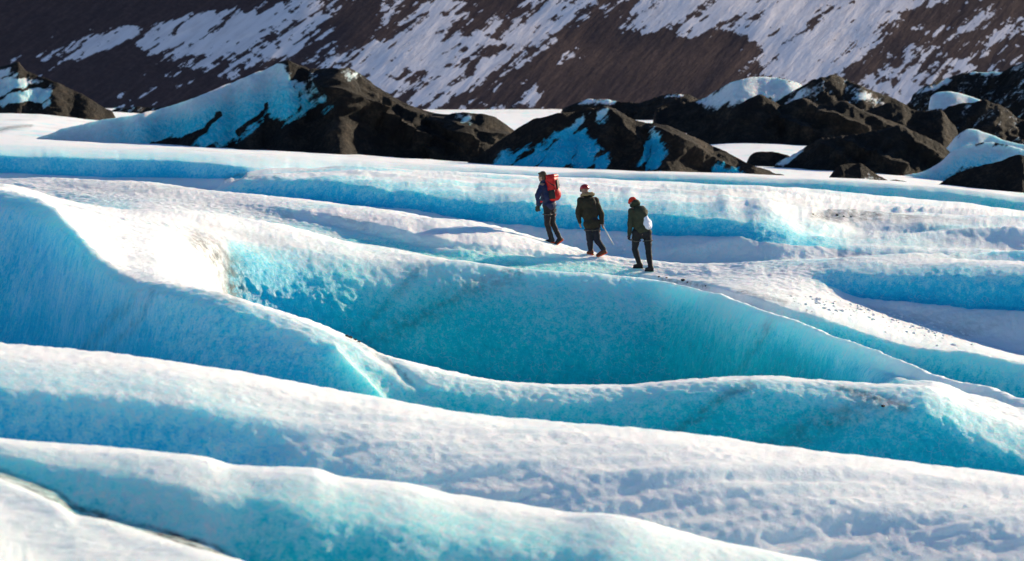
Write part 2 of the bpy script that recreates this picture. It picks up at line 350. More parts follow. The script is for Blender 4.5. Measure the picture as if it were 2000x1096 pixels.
add(HY + (CZ - zmB) * F / dmB, dmB, 0.72 * iB); add(lC, dCl, 0.38 * iB); add(Cc, dC, 0.06 * iB)
# line C2 and the flat D
dC2 = dC + one((-600, 2), (0, 2), (300, 3.5), (560, 3), (790, 1.8), (895, 1.2), (1280, 1.0), (1500, 1.5), (2600, 1.5))
dE = one((-600, 97), (0, 95), (400, 93.6), (650, 92.2), (1000, 90.8), (1262, 90.2), (1615, 89.2), (2000, 88), (2600, 86)); zE = zof(Ec, dE)
rgt = one((-600, 0), (1420, 0), (1560, .6), (1700, 1), (2600, 1))
add(C2c, dC2, 0.0)
sH = one((-600, 5), (400, 8), (560, 22), (700, 30), (790, 34), (1000, 36), (1230, 30), (1400, 7), (1560, 14), (1650, 40), (2000, 46), (2600, 46))
dHl = slope_d(zE, dE, Hl, one((-600, 4), (790, 8), (1262, 12), (1500, 8), (1650, 12), (2600, 12)))
dHt = slope_d(zof(Hl, dHl), dHl, Ht, sH)
dDe = slope_d(zof(Ht, dHt), dHt, De, one((-600, 4), (560, 12), (790, 22), (1000, 25), (1230, 22), (1450, 4), (1600, 12), (1700, 26), (1800, 30), (2600, 30)))
dDl = slope_d(zof(De, dDe), dDe, Dl, one((-600, 3), (560, 10), (1000, 18), (1230, 16), (1450, 3), (1600, 2.2), (1895, 3), (2600, 3)))
dDt = one((-600, 0), (1450, 0), (1560, 1), (2600, 1))
dDl = dDl * (1 - rgt) + rgt * one((-600, 83), (1500, 83.2), (1700, 82), (1900, 81), (2000, 80.5), (2600, 79))
pyDt = Cc + 14; dd = slope_d(zof(Dl, dDl), dDl, np.maximum(pyDt, Dl + 12), 40)
iD = rgt * 0.75
iE = one((-600, 0), (60, 0), (150, .25), (230, .25), (300, .0), (560, .25), (700, .45), (850, .6), (1050, .5), (1200, .3), (1300, .05), (2600, 0))
add(np.maximum(pyDt, Dl + 12), dd, iD + (1 - rgt) * iE * 0.9, 0.0); add(Dl, dDl, 0.12 * iD + (1 - rgt) * iE)
add(De, dDe, (1 - rgt) * iE * 0.7)
iH = one((-600, 0), (1540, 0), (1640, .6), (1750, .95), (2600, 1))
add(Ht + 1.5, dHt - 0.08, 0.16 * iH + (1 - rgt) * iE * 0.5); add(Ht, dHt, iH + (1 - rgt) * iE * 0.4); add(Hl, dHl, 0.35 * iH)
add(Ec, dE, 0.0)
# trough and ridge F (behind the hikers)
aF = one((-600, 4), (405, 4), (480, 24), (700, 30), (1300, 31), (1500, 28), (1620, 12), (1750, 5), (2600, 5))
dFb = dE + one((-600, 2), (1500, 1.8), (1650, 3), (2600, 3))
def next_back(zf, df, py, deg):
    """depth of a farther point at row py, rising `deg` from the nearer point"""
    t = np.tan(np.radians(deg)); k = (py - HY) / F
    return (CZ - zf + t * df) / (k + t)
iAp = one((-600, .1), (405, .1), (600, .14), (1450, .14), (1640, .0), (2600, 0))
add(Fb, dFb, iAp)
dFt = np.maximum(next_back(zof(Fb, dFb), dFb, np.minimum(Ft, Fb - 1), aF), dFb + 0.4)
iF = one((-600, 0), (405, 0), (460, .6), (600, .8), (1000, .85), (1400, .8), (1550, .6), (1700, .15), (2600, .1))
add(np.minimum(Ft, Fb - 1) + 1.5, dFt - 0.06, iAp); add(np.minimum(Ft, Fb - 1), dFt, iF)
def chain(py, deg, ice, mind=0.3, dirt=0.0):
    pf, df = nodes[-1][0], nodes[-1][1]
    dn = np.maximum(next_back(zof(pf, df), df, np.minimum(py, pf + 6), deg), df + mind); add(np.minimum(py, pf + 6), dn, ice, dirt)
sF = one((-600, 4), (405, 4), (460, 40), (1400, 44), (1550, 26), (1700, 8), (2600, 6))
chain(Fl, sF, 0.42 * iF); chain(Fm, one((-600, 2), (405, 2), (480, 14), (700, 6), (1400, 7), (1550, 14), (1720, 10), (2600, 8)), 0.05 * iF, 0.4); chain(Fc, 1.6, 0.0, 0.5)
# ridge G, foot of the mounds
dG = K_(198.0); zG = zof(Gc, dG)
dGl = slope_d(zG, dG, Gl, one((-600, 3), (450, 3), (700, 6), (1160, 14), (2600, 14)))
iG = one((-600, .7), (0, .72), (450, .7), (520, .5), (700, .5), (1000, .5), (1160, .6), (2600, .6))
dGt = slope_d(zof(Gl, dGl), dGl, np.maximum(Gt, Gl + 2), 44)
dGb = slope_d(zof(np.maximum(Gt, Gl + 2), dGt), dGt, np.maximum(Gb, Gt + 3), 28)
add(np.maximum(Gb, Gt + 3), np.maximum(dGb, nodes[-1][1] + 2), 0.12)
add(np.maximum(Gt, Gl + 2) + 1, dGt - 0.1, 0.12); add(np.maximum(Gt, Gl + 2), dGt, iG); add(Gl, dGl, 0.4 * iG); add(Gc, dG, 0.0)
# ground round the mounds and the plain out to the mountain
add(Gc - one((-600, 22), (290, 12), (700, 12), (1300, 14), (1600, 14), (2600, 20)), K_(232.0), 0.0)
add(C_((-600, 236), (0, 240), (210, 262), (290, 270), (430, 278), (700, 292), (1090, 303), (1330, 296), (1420, 287), (1580, 289), (1760, 312), (2000, 336), (2600, 350)), K_(262.0), 0.0)
add(C_((-600, 215), (0, 216), (210, 224), (400, 240), (900, 250), (2000, 262), (2600, 270)), K_(420.0), 0.0)
add(C_((-600, 212), (300, 212), (900, 214), (2600, 216)), K_(1420.0), 0.0); add(K_(210), K_(1900.0), 0.0)

N = np.array([[a, b, c, e] for a, b, c, e in nodes])       # nodes x 4 x cols
D = N[:, 1].copy()
for i in range(len(D)): D[i] = smooth_px(D[i], 12 if 20 <= i <= 23 else 45)
for i in range(1, len(D)): D[i] = np.maximum(D[i], D[i - 1] + 0.05)
Zn = CZ - (N[:, 0] - HY) / F * D
SL = pchip_slopes(D, Zn)
inner = (PX > -60) & (PX < 2060)
rows_d, rows_z, rows_i, rows_t, rows_u = [], [], [], [], []
pyn = HY + (CZ - Zn) * F / D
for i in range(len(D) - 1):
    span = np.abs(pyn[i + 1] - pyn[i])[inner]
    n_ = int(np.clip(np.percentile(span, 97) / 2.4, 3, 80))
    dep = np.median((D[i + 1] - D[i])[inner])
    if D[i].min() > 34 and D[i + 1].max() < 125: n_ = max(n_, int(min(dep / 0.22, 46)))
    if i < 2: n_ = 8
    if i >= len(D) - 5: n_ = 26
    for k in range(n_):
        t = k / n_; h = D[i + 1] - D[i]
        rows_d.append(D[i] + t * h)
        rows_z.append((1 + 2 * t) * (1 - t) ** 2 * Zn[i] + t * (1 - t) ** 2 * h * SL[i] + t * t * (3 - 2 * t) * Zn[i + 1] + t * t * (t - 1) * h * SL[i + 1])
        rows_i.append(N[i, 2] * (1 - t) + N[i + 1, 2] * t); rows_t.append(N[i, 3] * (1 - t) + N[i + 1, 3] * t)
        rows_u.append(np.full_like(PX, i + t))
rows_d.append(D[-1]); rows_z.append(Zn[-1]); rows_i.append(N[-1, 2]); rows_t.append(N[-1, 3]); rows_u.append(np.full_like(PX, len(D) - 1))
GD, GZ, GI, GT, GU = map(np.array, (rows_d, rows_z, rows_i, rows_t, rows_u))
GX = (PX[None] - 1000) / F * GD
P = np.stack([GX, GD, GZ], -1)
PYv = HY + (CZ - GZ) * F / GD; PXv = np.broadcast_to(PX[None], PYv.shape)

def seg_dist(px, py, pts):
    best = np.full(px.shape, 1e9)
    for (x0, y0), (x1, y1) in zip(pts[:-1], pts[1:]):
        dx, dy = x1 - x0, y1 - y0; L = dx * dx + dy * dy
        t = np.clip(((px - x0) * dx + (py - y0) * dy) / L, 0, 1)
        best = np.minimum(best, np.hypot(px - x0 - t * dx, py - y0 - t * dy))
    return best
# fold in the front wall where a gully leaves the rim
near_node = lambda k0, k1: (GU >= k0) & (GU <= k1)
foldm = ((GD > 56) & (GD < 66)).astype(float)
fx = np.interp(PYv, [650, 690, 720, 750, 790, 830], [640, 662, 690, 722, 756, 790])   # x of the fold line at each row
side = PXv - fx
fold = np.where(side < 0, np.exp(side / 60.0), np.exp(-side / 9.0)) * sstep(655, 700, PYv) * foldm
groove = np.exp(-((seg_dist(PXv, PYv, [(735, 690), (770, 715), (800, 742), (830, 760)]) / 10) ** 2)) * foldm
Nr = normals(P)
# relief of the ice, coarse to fine, fading with distance
x, y, z = P[..., 0], P[..., 1], P[..., 2]
hill = np.clip(GI, 0, 1)
mid = ((GD > 30) & (GD < 200))
amp_r2 = np.exp(-((GD - 43.5) / 3.2) ** 2) * sstep(300, 800, PXv)
disp = 0.05 * fbm(x * 0.45, y * 0.45, z * 0.45, 2, 3)
disp += 0.034 * fbm(x * 0.7, (y - 0.3 * x) * 1.2, z * 1.3, 3, 11)
disp += 0.15 * amp_r2 * fbm(x * 0.40, (y - 0.45 * x) * 2.3, z * 0.5, 3, 23, 0.45)
disp += 0.026 * ((GD > 33) & (GD < 130)) * fbm(x * 0.5, (y - 0.4 * x) * 1.5, z * 0.6, 3, 27)
ripF = np.exp(-((GD - 99) / 7.0) ** 2) + np.exp(-((GD - 92) / 3.0) ** 2) * sstep(1450, 1700, PXv)
disp += 0.26 * ripF * (0.5 - np.abs(fbm(x * 0.16, (y - 0.3 * x) * 0.5, z * 0.4, 2, 43)) * 2.2) * sstep(500, 700, PXv)
disp += 0.16 * np.exp(-((GD - 99) / 7.0) ** 2) * sstep(1350, 1600, PXv) * fbm(x * 0.30, (y - 0.25 * x) * 0.9, z * 0.5, 3, 47)
disp += 0.08 * ripF * fbm(x * 0.5, (y - 0.35 * x) * 0.8, z * 0.9, 3, 29)
disp += 0.012 * fbm(x * 3.0, y * 4.0, z * 3.0, 3, 31) * (GD < 130)
pit = fbm(x * 6.5, y * 7.0, z * 7.0, 2, 33)
disp += (0.019 * np.minimum(pit, 0.15) + 0.011 * fbm(x * 12, y * 11, z * 12, 1, 35)) * (GD < 112) * (0.42 + 0.58 * sstep(38, 58, GD))
disp += 0.35 * sstep(180, 260, GD) * fbm(x * 0.12, y * 0.08, z * 0.1, 3, 41)
disp *= sstep(20, 30, GD)
P = P + Nr * disp[..., None]
P[..., 1] -= 0.24 * fold; P[..., 2] += 0.06 * fold
P[..., 1] += 0.10 * groove; P[..., 2] -= 0.04 * groove
# grime lines and old ash bands
stain = np.zeros_like(GD)
def band(pts, width, s, d0, d1):
    global stain
    q = seg_dist(PXv + 6 * noise(PXv / 14, PYv / 14, 0 * PXv, 5), PYv, pts)
    stain = np.maximum(stain, s * np.exp(-(q / width) ** 2) * ((GD > d0) & (GD < d1)))
band([(1005, 533), (930, 560), (840, 610), (760, 650), (700, 690)], 22, 0.38, 76, 90)
band([(1012, 532), (985, 540)], 8, 0.5, 76, 90)
band([(830, 520), (770, 580), (700, 650)], 9, 0.28, 76, 90)
band([(1505, 632), (1470, 690), (1440, 730)], 8, 0.28, 70, 90)
band([(1470, 748), (1420, 770), (1340, 830), (1310, 850)], 10, 0.42, 56, 64)
band([(1640, 762), (1700, 775), (1765, 795)], 11, 0.75, 56, 64)
band([(1720, 785), (1600, 830), (1480, 890)], 26, 0.4, 56, 64)
band([(390, 480), (425, 505), (452, 532), (455, 560)], 30, 0.75, 62, 86)
band([(372, 452), (400, 470), (425, 486)], 7, 0.55, 72, 86)
band([(675, 658), (700, 668), (740, 690), (775, 718), (800, 742)], 6, 0.55, 58, 66)
band([(260, 578), (215, 630), (160, 690)], 12, 0.25, 58, 72)
band([(300, 570), (255, 640), (200, 700)], 10, 0.24, 58, 72)
band([(1290, 543), (1340, 552), (1380, 560)], 5, 0.6, 80, 92)
band([(1440, 566), (1480, 578), (1530, 592)], 5, 0.55, 74, 92)
band([(1450, 560), (1560, 578)], 4, 0.35, 74, 92)
band([(1590, 420), (1650, 424), (1720, 430)], 6, 0.7, 92, 125)
band([(1640, 418), (1800, 440), (1900, 455)], 7, 0.3, 92, 125)
band([(440, 352), (480, 342), (500, 346)], 6, 0.5, 94, 210)
band([(0, 258), (35, 250), (60, 248)], 4, 0.9, 205, 300)
band([(1500, 388), (1600, 400)], 5, 0.25, 92, 130)
band([(120, 360), (300, 372), (480, 402), (560, 420)], 14, 0.18, 84, 97)
dirt = np.clip(GT + stain, 0, 1)
teal = np.clip(one((-600, .1), (300, .15), (560, .1), (700, .6), (900, .9), (1500, .85), (1700, .55), (2600, .6))[None] * sstep(55, 60, GD) * (1 - sstep(90, 94, GD)) * (1 - sstep(84.5, 86, GD) * sstep(1450, 1550, PXv)) + (GD < 40) * 0.8 + sstep(185, 195, GD) * sstep(1000, 1300, PXv), 0, 1)
lowf = fbm(x * 1.1, y * 0.9, z * 1.1, 3, 51)
GI = GI + 0.20 * lowf * sstep(0.03, 0.35, GI)
snowy = 1 - sstep(0.0, 0.2, GI)
blue_patch = sstep(0.05, 0.6, fbm(x * 0.28, (y - 0.35 * x) * 0.75, z * 0.5, 4, 57)) * snowy * (GD > 28)
GI = GI + (0.10 + 0.16 * sstep(84, 94, GD)) * blue_patch
grime = 0.30 * sstep(0.15, 0.6, fbm(x * 0.35, (y - 0.3 * x) * 0.9, z * 0.9, 4, 55)) * snowy * (0.35 + sstep(70, 95, GD))
dirt = np.clip(dirt + grime, 0, 1)
MAT_ICE = glacier_material()
glacier = grid_mesh('glacier', P, {'ice': np.clip(GI, 0, 1), 'dirt': dirt, 'teal': teal}, MAT_ICE, 'structure')
glacier['label'] = 'rippled white and blue glacier ice falling in ridges and bowls'

def ground_z(px, d):
    """height of the glacier under points given by pixel column and depth"""
    px = np.atleast_1d(np.asarray(px, float)); d = np.broadcast_to(np.asarray(d, float), px.shape)
    j = np.clip(np.searchsorted(PX, px), 0, len(PX) - 1)
    return np.array([np.interp(dd_, P[:, jj, 1], P[:, jj, 2]) for jj, dd_ in zip(j, d)])

# ------------------------------------------------------------------ the mountain
def inside(px, py, poly):
    n = len(poly); r = np.zeros(px.shape, bool)
    for i in range(n):
        (x0, y0), (x1, y1) = poly[i], poly[(i + 1) % n]
        if y0 == y1: continue
        c = ((y0 > py) != (y1 > py)) & (px < (x1 - x0) * (py - y0) / (y1 - y0) + x0); r ^= c
    return r
def sdf(px, py, poly):
    q = seg_dist(px, py, list(poly) + [poly[0]])
    return np.where(inside(px, py, poly), q, -q)
SN = np.array([
 [0, .0, .05, .05, .30, .5, .75, .55, .85, .15, .5, .65, .8, .85, .85, .85, .85, .85, .6, .25],
 [0, .0, .30, .75, .85, .9, .70, .55, .85, .65, .5, .35, .6, .7, .85, .85, .9, .8, .5, .55],
 [.1, .4, .70, .80, .85, .7, .55, .5, .70, .70, .4, .1, .45, .3, .35, .8, .8, .85, .7, .6],
 [.3, .5, .25, .65, .80, .7, .80, .75, .5, .55, .2, .3, .0, .0, .3, .7, .75, .8, .65, .65],
 [.1, .25, .1, .5, .45, .55, .65, .6, .5, .6, .15, .15, 0, 0, .35, .65, .65, .7, .7, .6],
 [0, .35, .0, .25, .25, .45, .6, .65, .65, .5, .1, 0, 0, 0, .3, .6, .6, .7, .6, .5],
 [0, .05, .25, .1, .1, .2, .4, .5, .65, .6, .25, .05, 0, 0, 0, .4, .6, .7, .6, .5],
 [0, .0, .25, .0, .1, .2, .4, .4, .6, .5, .35, .1, .05, 0, 0, .3, .5, .6, .5, .5]])
SN[:, 17:] -= 0.14; SN[:, 16] -= 0.06; SN[3:, 7:10] -= 0.06
mpx = np.concatenate([np.arange(-1600, -60, 24), np.arange(-60, 2060, 4.5), np.arange(2060, 3601, 24)])
mrow = np.concatenate([np.linspace(-14, 46, 150), np.linspace(46.6, 220, 90)])       # metres above the plain
d_base = 1430.0
MX, MH = np.meshgrid(mpx, mrow)
wob = 4 * fbm(MX / 420, MH / 40, 0 * MX, 3, 61)
MD = d_base + MH * 1.38 + wob * sstep(-5, 20, MH) + 30 * sstep(0, 1, np.abs(MX - 1000) / 2600)
MXw = (MX - 1000) / F * MD
Mz = 1.0 + MH + 0 * MX
spur = fbm((MXw - 0.75 * Mz) / 9.0, Mz / 60.0, 0 * Mz, 4, 71)
MD = MD + 0.8 * spur + MXw * (0.25 + 0.07 * sstep(200, 900, MX))
MXw = (MX - 1000) / F * MD
Mz = Mz * (1 + 0.10 * fbm(MX / 300, 0 * MX, 0 * MX, 2, 77) * sstep(60, 220, MH))
MP = np.stack([MXw, MD, Mz], -1)
mpy = HY + (CZ - Mz) * F / MD
gx = np.clip((MX - 50) / 100, 0, 18.999); gy = np.clip((mpy - 10) / 27, 0, 6.999)
ix, iy = gx.astype(int), gy.astype(int); fx_, fy_ = gx - ix, gy - iy
sb = (SN[iy, ix] * (1 - fx_) + SN[iy, ix + 1] * fx_) * (1 - fy_) + (SN[iy + 1, ix] * (1 - fx_) + SN[iy + 1, ix + 1] * fx_) * fy_
ROCKP = [[(-600, -300), (560, -60), (560, 0), (350, 25), (220, 60), (100, 95), (30, 120), (0, 126), (-600, 160)],
 [(60, 126), (150, 116), (240, 82), (270, 86), (290, 120), (280, 150), (330, 132), (250, 205), (120, 205), (95, 150)],
 [(318, 80), (330, 62), (365, 28), (352, 52), (335, 80)], [(500, 65), (545, 35), (600, 0), (585, 30), (540, 58)],
 [(652, 72), (660, 25), (700, 2), (745, -20), (742, 40), (720, 62), (690, 86), (665, 84)], [(895, 70), (955, 22), (968, 28), (912, 74)],
 [(915, -30), (1060, -30), (1000, 32), (958, 18)], [(868, 98), (900, 82), (960, 86), (995, 90), (942, 112), (915, 137), (868, 132)],
 [(1050, 200), (1060, 112), (1100, 62), (1180, 30), (1240, -10), (1236, 25), (1205, 46), (1216, 70), (1290, 64), (1360, 80), (1400, 68), (1470, 80), (1482, 110), (1412, 126), (1442, 142), (1420, 168), (1400, 190), (1340, 215), (1200, 220), (1090, 220)],
 [(1640, 155), (1700, 100), (1760, 58), (1795, 38), (1765, 84), (1690, 142), (1660, 160)], [(1770, 155), (1850, 82), (1950, 18), (2010, -10), (2010, 30), (1900, 102), (1800, 175)],
 [(1735, 22), (1800, 14), (1870, 26), (1905, 8), (1885, 42), (1800, 48)], [(1900, 120), (2000, 48), (2000, 62), (1920, 128)], [(1560, 50), (1620, 10), (1640, 14), (1590, 52)],
 [(330, 195), (430, 130), (520, 105), (560, 110), (480, 170), (420, 210), (340, 212)], [(740, 150), (800, 128), (850, 140), (780, 165)]]
SNOWP = [[(20, 119), (100, 100), (220, 62), (370, 28), (560, 18), (600, -10), (650, -10), (592, 80), (560, 108), (480, 158), (455, 185), (405, 168), (420, 150), (300, 106), (270, 92), (230, 100), (150, 113)],
 [(205, 203), (258, 160), (292, 150), (240, 200)], [(345, 205), (400, 172), (420, 178), (365, 210)],
 [(620, 112), (700, 86), (800, 40), (850, -10), (920, 8), (880, 60), (960, 72), (1000, 40), (1060, -10), (1180, -10), (1080, 60), (1005, 118), (900, 180), (800, 212), (760, 190), (700, 150)],
 [(1012, 208), (1028, 165), (1050, 158), (1056, 195)], [(1080, 134), (1120, 100), (1184, 88), (1160, 116), (1110, 138)],
 [(1180, 42), (1260, -20), (1850, -20), (1750, 60), (1700, 108), (1640, 180), (1550, 160), (1480, 142), (1500, 100), (1400, 62), (1300, 58)],
 [(1690, 190), (1800, 100), (1900, 40), (1990, -10), (2010, 50), (1850, 150), (1760, 200)]]
jx = MX + 10 * fbm(MX / 40, mpy / 14, 0 * MX, 3, 83); jy = mpy + 5 * fbm(MX / 40, mpy / 14, 0 * MX + 5, 3, 84)
rk = np.max([sdf(jx, jy, p_) for p_ in ROCKP], axis=0); sw = np.max([sdf(jx, jy, p_) for p_ in SNOWP], axis=0)
vis = (MX > -100) & (MX < 2100) & (mpy > -40)
sb = np.where(vis, 0.34 * sb + 0.41 + 0.22 * np.tanh(sw / 14) - 0.36 * sstep(-7, 9, rk), sb)
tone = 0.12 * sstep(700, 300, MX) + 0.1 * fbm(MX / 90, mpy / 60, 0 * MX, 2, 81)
mount = grid_mesh('mountain', MP, {'snow': (sb - 0.5) * 0.95 + 0.42, 'tone': np.clip(tone, 0, 1)}, mountain_material(), 'structure')
mount['label'] = 'dark brown mountainside streaked with shaded snow'

# ------------------------------------------------------------------ ash-covered ice mounds
MAT_MOUND = mound_material()
def mound(name, label, cat, crest, dc, depth, seed, ice=(), base_ice=-0.6, blue=0.25, rough=1.0, soft=16.0, teal=0.2, lean=0.0, group='ash mounds beyond the ridges', step=2.4, spurs=(), cuts=()):
    x0, x1 = crest[0][0], crest[-1][0]
    px = np.arange(x0 - 14, x1 + 14.01, step)
    wd = depth
    dc_ = dc + lean * (px - 0.5 * (x0 + x1)) / 100 + 0.12 * wd * fbm(px / 70, 0 * px, 0 * px, 2, seed)
    cpy = (curve(crest, px) if rough < 0.6 else np.interp(px, *zip(*crest))) + 3.2 * min(rough, 1.0) * fbm(px / 12, 0 * px, 0 * px, 3, seed + 7, 0.65)
    zc = zof(cpy, dc_)
    gzc = ground_z(px, dc_)
    edge = np.minimum(sstep(x0 - 14, x0 + 4, px), 1 - sstep(x1 - 4, x1 + 14, px))
    zc = gzc - 0.5 + (np.maximum(zc, gzc - 0.4) - gzc + 0.5) * edge
    hgt = np.maximum(zc - gzc, 0.3)
    df = dc_ - np.minimum(wd, hgt * 1.25 + 0.5) ; db = dc_ + np.minimum(wd * 1.3, hgt * 2.4 + 1.0)
    zf = ground_z(px, df) - 0.5; zb = ground_z(px, db) - 0.6
    nf = int(np.clip(np.max((zc - zf) / dc * F) / 2.4, 14, 90)); nb_ = 16
    rows = []
    for k in range(nf):
        t = k / nf; rows.append((df + (dc_ - df) * t, zf + (zc - zf) * (0.80 * t + 0.20 * t * t), t))
    for k in range(nb_ + 1):
        t = k / nb_; rows.append((dc_ + (db - dc_) * t, zc + (zb - zc) * t ** 1.15, 1 - t))
    Dm = np.array([r[0] for r in rows]); Zm = np.array([r[1] for r in rows]); T = np.array([np.full_like(px, r[2]) for r in rows])
    Pm = np.stack([(px[None] - 1000) / F * Dm, Dm, Zm], -1)
    nr = normals(Pm)
    X, Y, Z = Pm[..., 0], Pm[..., 1], Pm[..., 2]
    s = dc / 215.0
    w_ = np.sin(np.pi * np.clip(T, 0, 1)) * 0.85 + 0.15 * (T > 0.02)
    rid = 1 - 2.4 * np.abs(fbm((X - 1.3 * Z) / (2.7 * s), Y / (10 * s), Z / (14 * s), 2, seed + 5))
    rid2 = 1 - 2.4 * np.abs(fbm((X - 0.8 * Z) / (1.2 * s), Y / (3 * s), Z / (3.2 * s), 3, seed + 9))
    dsp = 0.24 * rid + 0.30 * rid2 + 0.30 * fbm(X / 0.7, Y / 0.8, Z / 0.7, 4, seed + 3, 0.6)
    qx, qy = np.broadcast_to(px[None], Zm.shape), HY + (CZ - Zm) * F / Dm
    wx = qx + 9 * fbm(qx / 26, qy / 26, 0 * qx, 3, seed + 13); wy = qy + 9 * fbm(qx / 26, qy / 26, 0 * qx + 7, 3, seed + 14)
    for pts_, wid, hh in spurs: dsp = dsp + hh * np.maximum(0, 1 - seg_dist(wx, wy, pts_) / wid) ** 1.3 / max(rough, 0.2)
    Pm = Pm + nr * (dsp * rough * w_ * np.clip(hgt / 3.0, 0.15, 1.0)[None] * s)[..., None] * np.array([1, 1, 0.5])
    ppx, ppy = np.broadcast_to(px[None], Zm.shape), HY + (CZ - Zm) * F / Dm
    a = np.full(Zm.shape, float(base_ice))
    for poly in ice: a = np.maximum(a, np.clip(0.5 + sdf(ppx, ppy, poly) / soft, base_ice, 1.4))
    for pts_, wid, hh in cuts: a = a - hh * np.exp(-(seg_dist(ppx + 8 * fbm(ppx / 20, ppy / 20, 0 * ppx, 2, seed + 21), ppy, pts_) / wid) ** 2)
    bl = np.full(Zm.shape, float(blue)) * (0.12 + 0.88 * sstep(1.0, 0.55, T)) * (0.15 + 0.85 * sstep(x0 + 60, x0 + 300, ppx) if x1 - x0 > 800 else 0.45 + 0.55 * sstep(x0, x0 + 200, ppx))
    o = grid_mesh(name, Pm, {'ice': a, 'blue': bl, 'teal': np.full(Zm.shape, float(teal))}, MAT_MOUND)
    o['label'] = label; o['category'] = cat
    if group: o['group'] = group
    return o

mound('ice_mound', 'low snowy ice mound with a black ash crest at the far left', 'ice mound', [(-130, 190), (-60, 150), (0, 132), (36, 122), (52, 140), (70, 147), (95, 156), (115, 163), (140, 176), (170, 190), (200, 208), (222, 219)], 345, 26, 101,
      ice=[[(-140, 230), (-60, 150), (0, 140), (20, 138), (40, 155), (75, 158), (97, 165), (98, 200), (85, 215), (40, 212), (0, 205)]], blue=0.25, soft=18, rough=0.9, cuts=[([(0, 195), (30, 180), (60, 172), (85, 168)], 5, 1.2), ([(-10, 160), (30, 150)], 3, 0.7), ([(20, 212), (55, 204), (80, 210)], 5, 1.2)])
mound('ash_mound', 'tall black ash mound with a pale blue ice slope on its left', 'ash mound', [(70, 270), (120, 252), (170, 240), (215, 232), (255, 226), (300, 216), (350, 202), (400, 184), (450, 163), (490, 146), (520, 135), (545, 122), (563, 117), (582, 130), (605, 138), (640, 133), (680, 135), (700, 144), (730, 166), (760, 187), (800, 207), (840, 221), (880, 223), (905, 220), (940, 222), (965, 229), (990, 244), (1012, 262)], 226, 17, 131,
      ice=[[(30, 300), (40, 225), (200, 215), (300, 200), (450, 150), (563, 105), (585, 140), (625, 165), (642, 200), (632, 226), (590, 232), (555, 240), (525, 220), (505, 240), (490, 262), (440, 285), (395, 300), (380, 298), (405, 262), (290, 292)], [(895, 225), (915, 226), (918, 240), (900, 240)], [(668, 140), (690, 142), (692, 152), (678, 152)]], blue=0.6, soft=28, rough=0.75, teal=0.3,
      cuts=[([(300, 284), (350, 276), (392, 262), (418, 232), (428, 222)], 5, 1.6), ([(575, 128), (600, 165), (615, 205), (612, 232)], 16, 0.9), ([(560, 140), (585, 185), (580, 215)], 8, 0.7), ([(545, 122), (565, 122)], 4, 0.7), ([(470, 262), (520, 215), (528, 205)], 5, 1.0)],
      spurs=[([(590, 130), (630, 165), (690, 205), (740, 232), (790, 262), (850, 305)], 26, 1.3), ([(690, 140), (720, 175), (765, 205), (830, 232), (890, 262), (930, 285)], 20, 0.9), ([(640, 150), (700, 180), (740, 205)], 14, 0.6), ([(840, 225), (900, 250), (950, 268), (985, 275)], 16, 0.7), ([(800, 240), (850, 270), (900, 295)], 12, 0.5)])
mound('ash_mound', 'black ash mound with a blue ice triangle, just behind the hikers', 'ash mound', [(905, 324), (940, 300), (975, 275), (1005, 255), (1040, 233), (1085, 223), (1130, 217), (1160, 213), (1182, 208), (1212, 221), (1240, 235), (1270, 242), (1300, 247), (1335, 261), (1370, 275), (1405, 290), (1465, 322), (1520, 340), (1570, 350)], 214, 13, 171,
      ice=[[(955, 330), (985, 302), (1060, 283), (1110, 250), (1140, 218), (1150, 240), (1143, 258), (1165, 285), (1186, 300), (1180, 340), (960, 340)], [(1150, 222), (1182, 214), (1178, 240), (1160, 240)], [(1235, 332), (1262, 275), (1283, 255), (1300, 292), (1292, 338)], [(1390, 345), (1385, 325), (1430, 333), (1470, 348)]], blue=1.0, soft=22, rough=0.7, teal=0.0,
      cuts=[([(985, 330), (1040, 296)], 4, 0.8), ([(1040, 335), (1085, 292)], 3, 0.7), ([(1100, 335), (1130, 300)], 4, 0.8), ([(1150, 330), (1175, 300)], 5, 0.9), ([(1120, 262), (1145, 240), (1160, 226)], 5, 0.9), ([(1060, 300), (1100, 270)], 3, 0.6), ([(1255, 330), (1280, 285)], 4, 0.8)],
      spurs=[([(1182, 210), (1215, 245), (1240, 280), (1245, 330)], 20, 0.9), ([(1285, 250), (1330, 285), (1400, 325), (1450, 345)], 24, 1.2), ([(1300, 250), (1360, 280), (1420, 310), (1500, 345)], 14, 0.7), ([(1190, 215), (1240, 245), (1280, 255)], 12, 0.5)])
mound('ash_mound', 'long low black ash mound with twin humps at the edge of the white plain', 'ash mound', [(1338, 262), (1370, 248), (1405, 231), (1433, 211), (1465, 193), (1485, 187), (1505, 197), (1524, 207), (1552, 197), (1568, 194), (1598, 207), (1625, 197), (1650, 200), (1678, 216), (1710, 226), (1740, 236), (1775, 250)], 285, 17, 201, rough=0.7, base_ice=-0.25, blue=0.1, spurs=[([(1485, 188), (1520, 230), (1580, 270)], 18, 0.7), ([(1568, 195), (1610, 225), (1680, 262)], 16, 0.8), ([(1650, 200), (1700, 232), (1760, 262)], 14, 0.8)])
mound('ash_mound', 'brown-streaked black ash mound between the snow patch and the blue ice hump', 'ash mound', [(1515, 318), (1545, 305), (1580, 283), (1605, 270), (1640, 268), (1700, 258), (1755, 246), (1800, 264), (1835, 280), (1860, 300), (1890, 318)], 238, 12, 231, rough=1.1, ice=[[(1515, 322), (1570, 288), (1575, 296), (1540, 320)]], blue=0.2, base_ice=-0.12, spurs=[([(1755, 247), (1780, 280), (1850, 330)], 16, 0.8), ([(1640, 268), (1690, 295), (1760, 330)], 16, 0.8), ([(1600, 275), (1640, 310), (1700, 345)], 14, 0.6)])
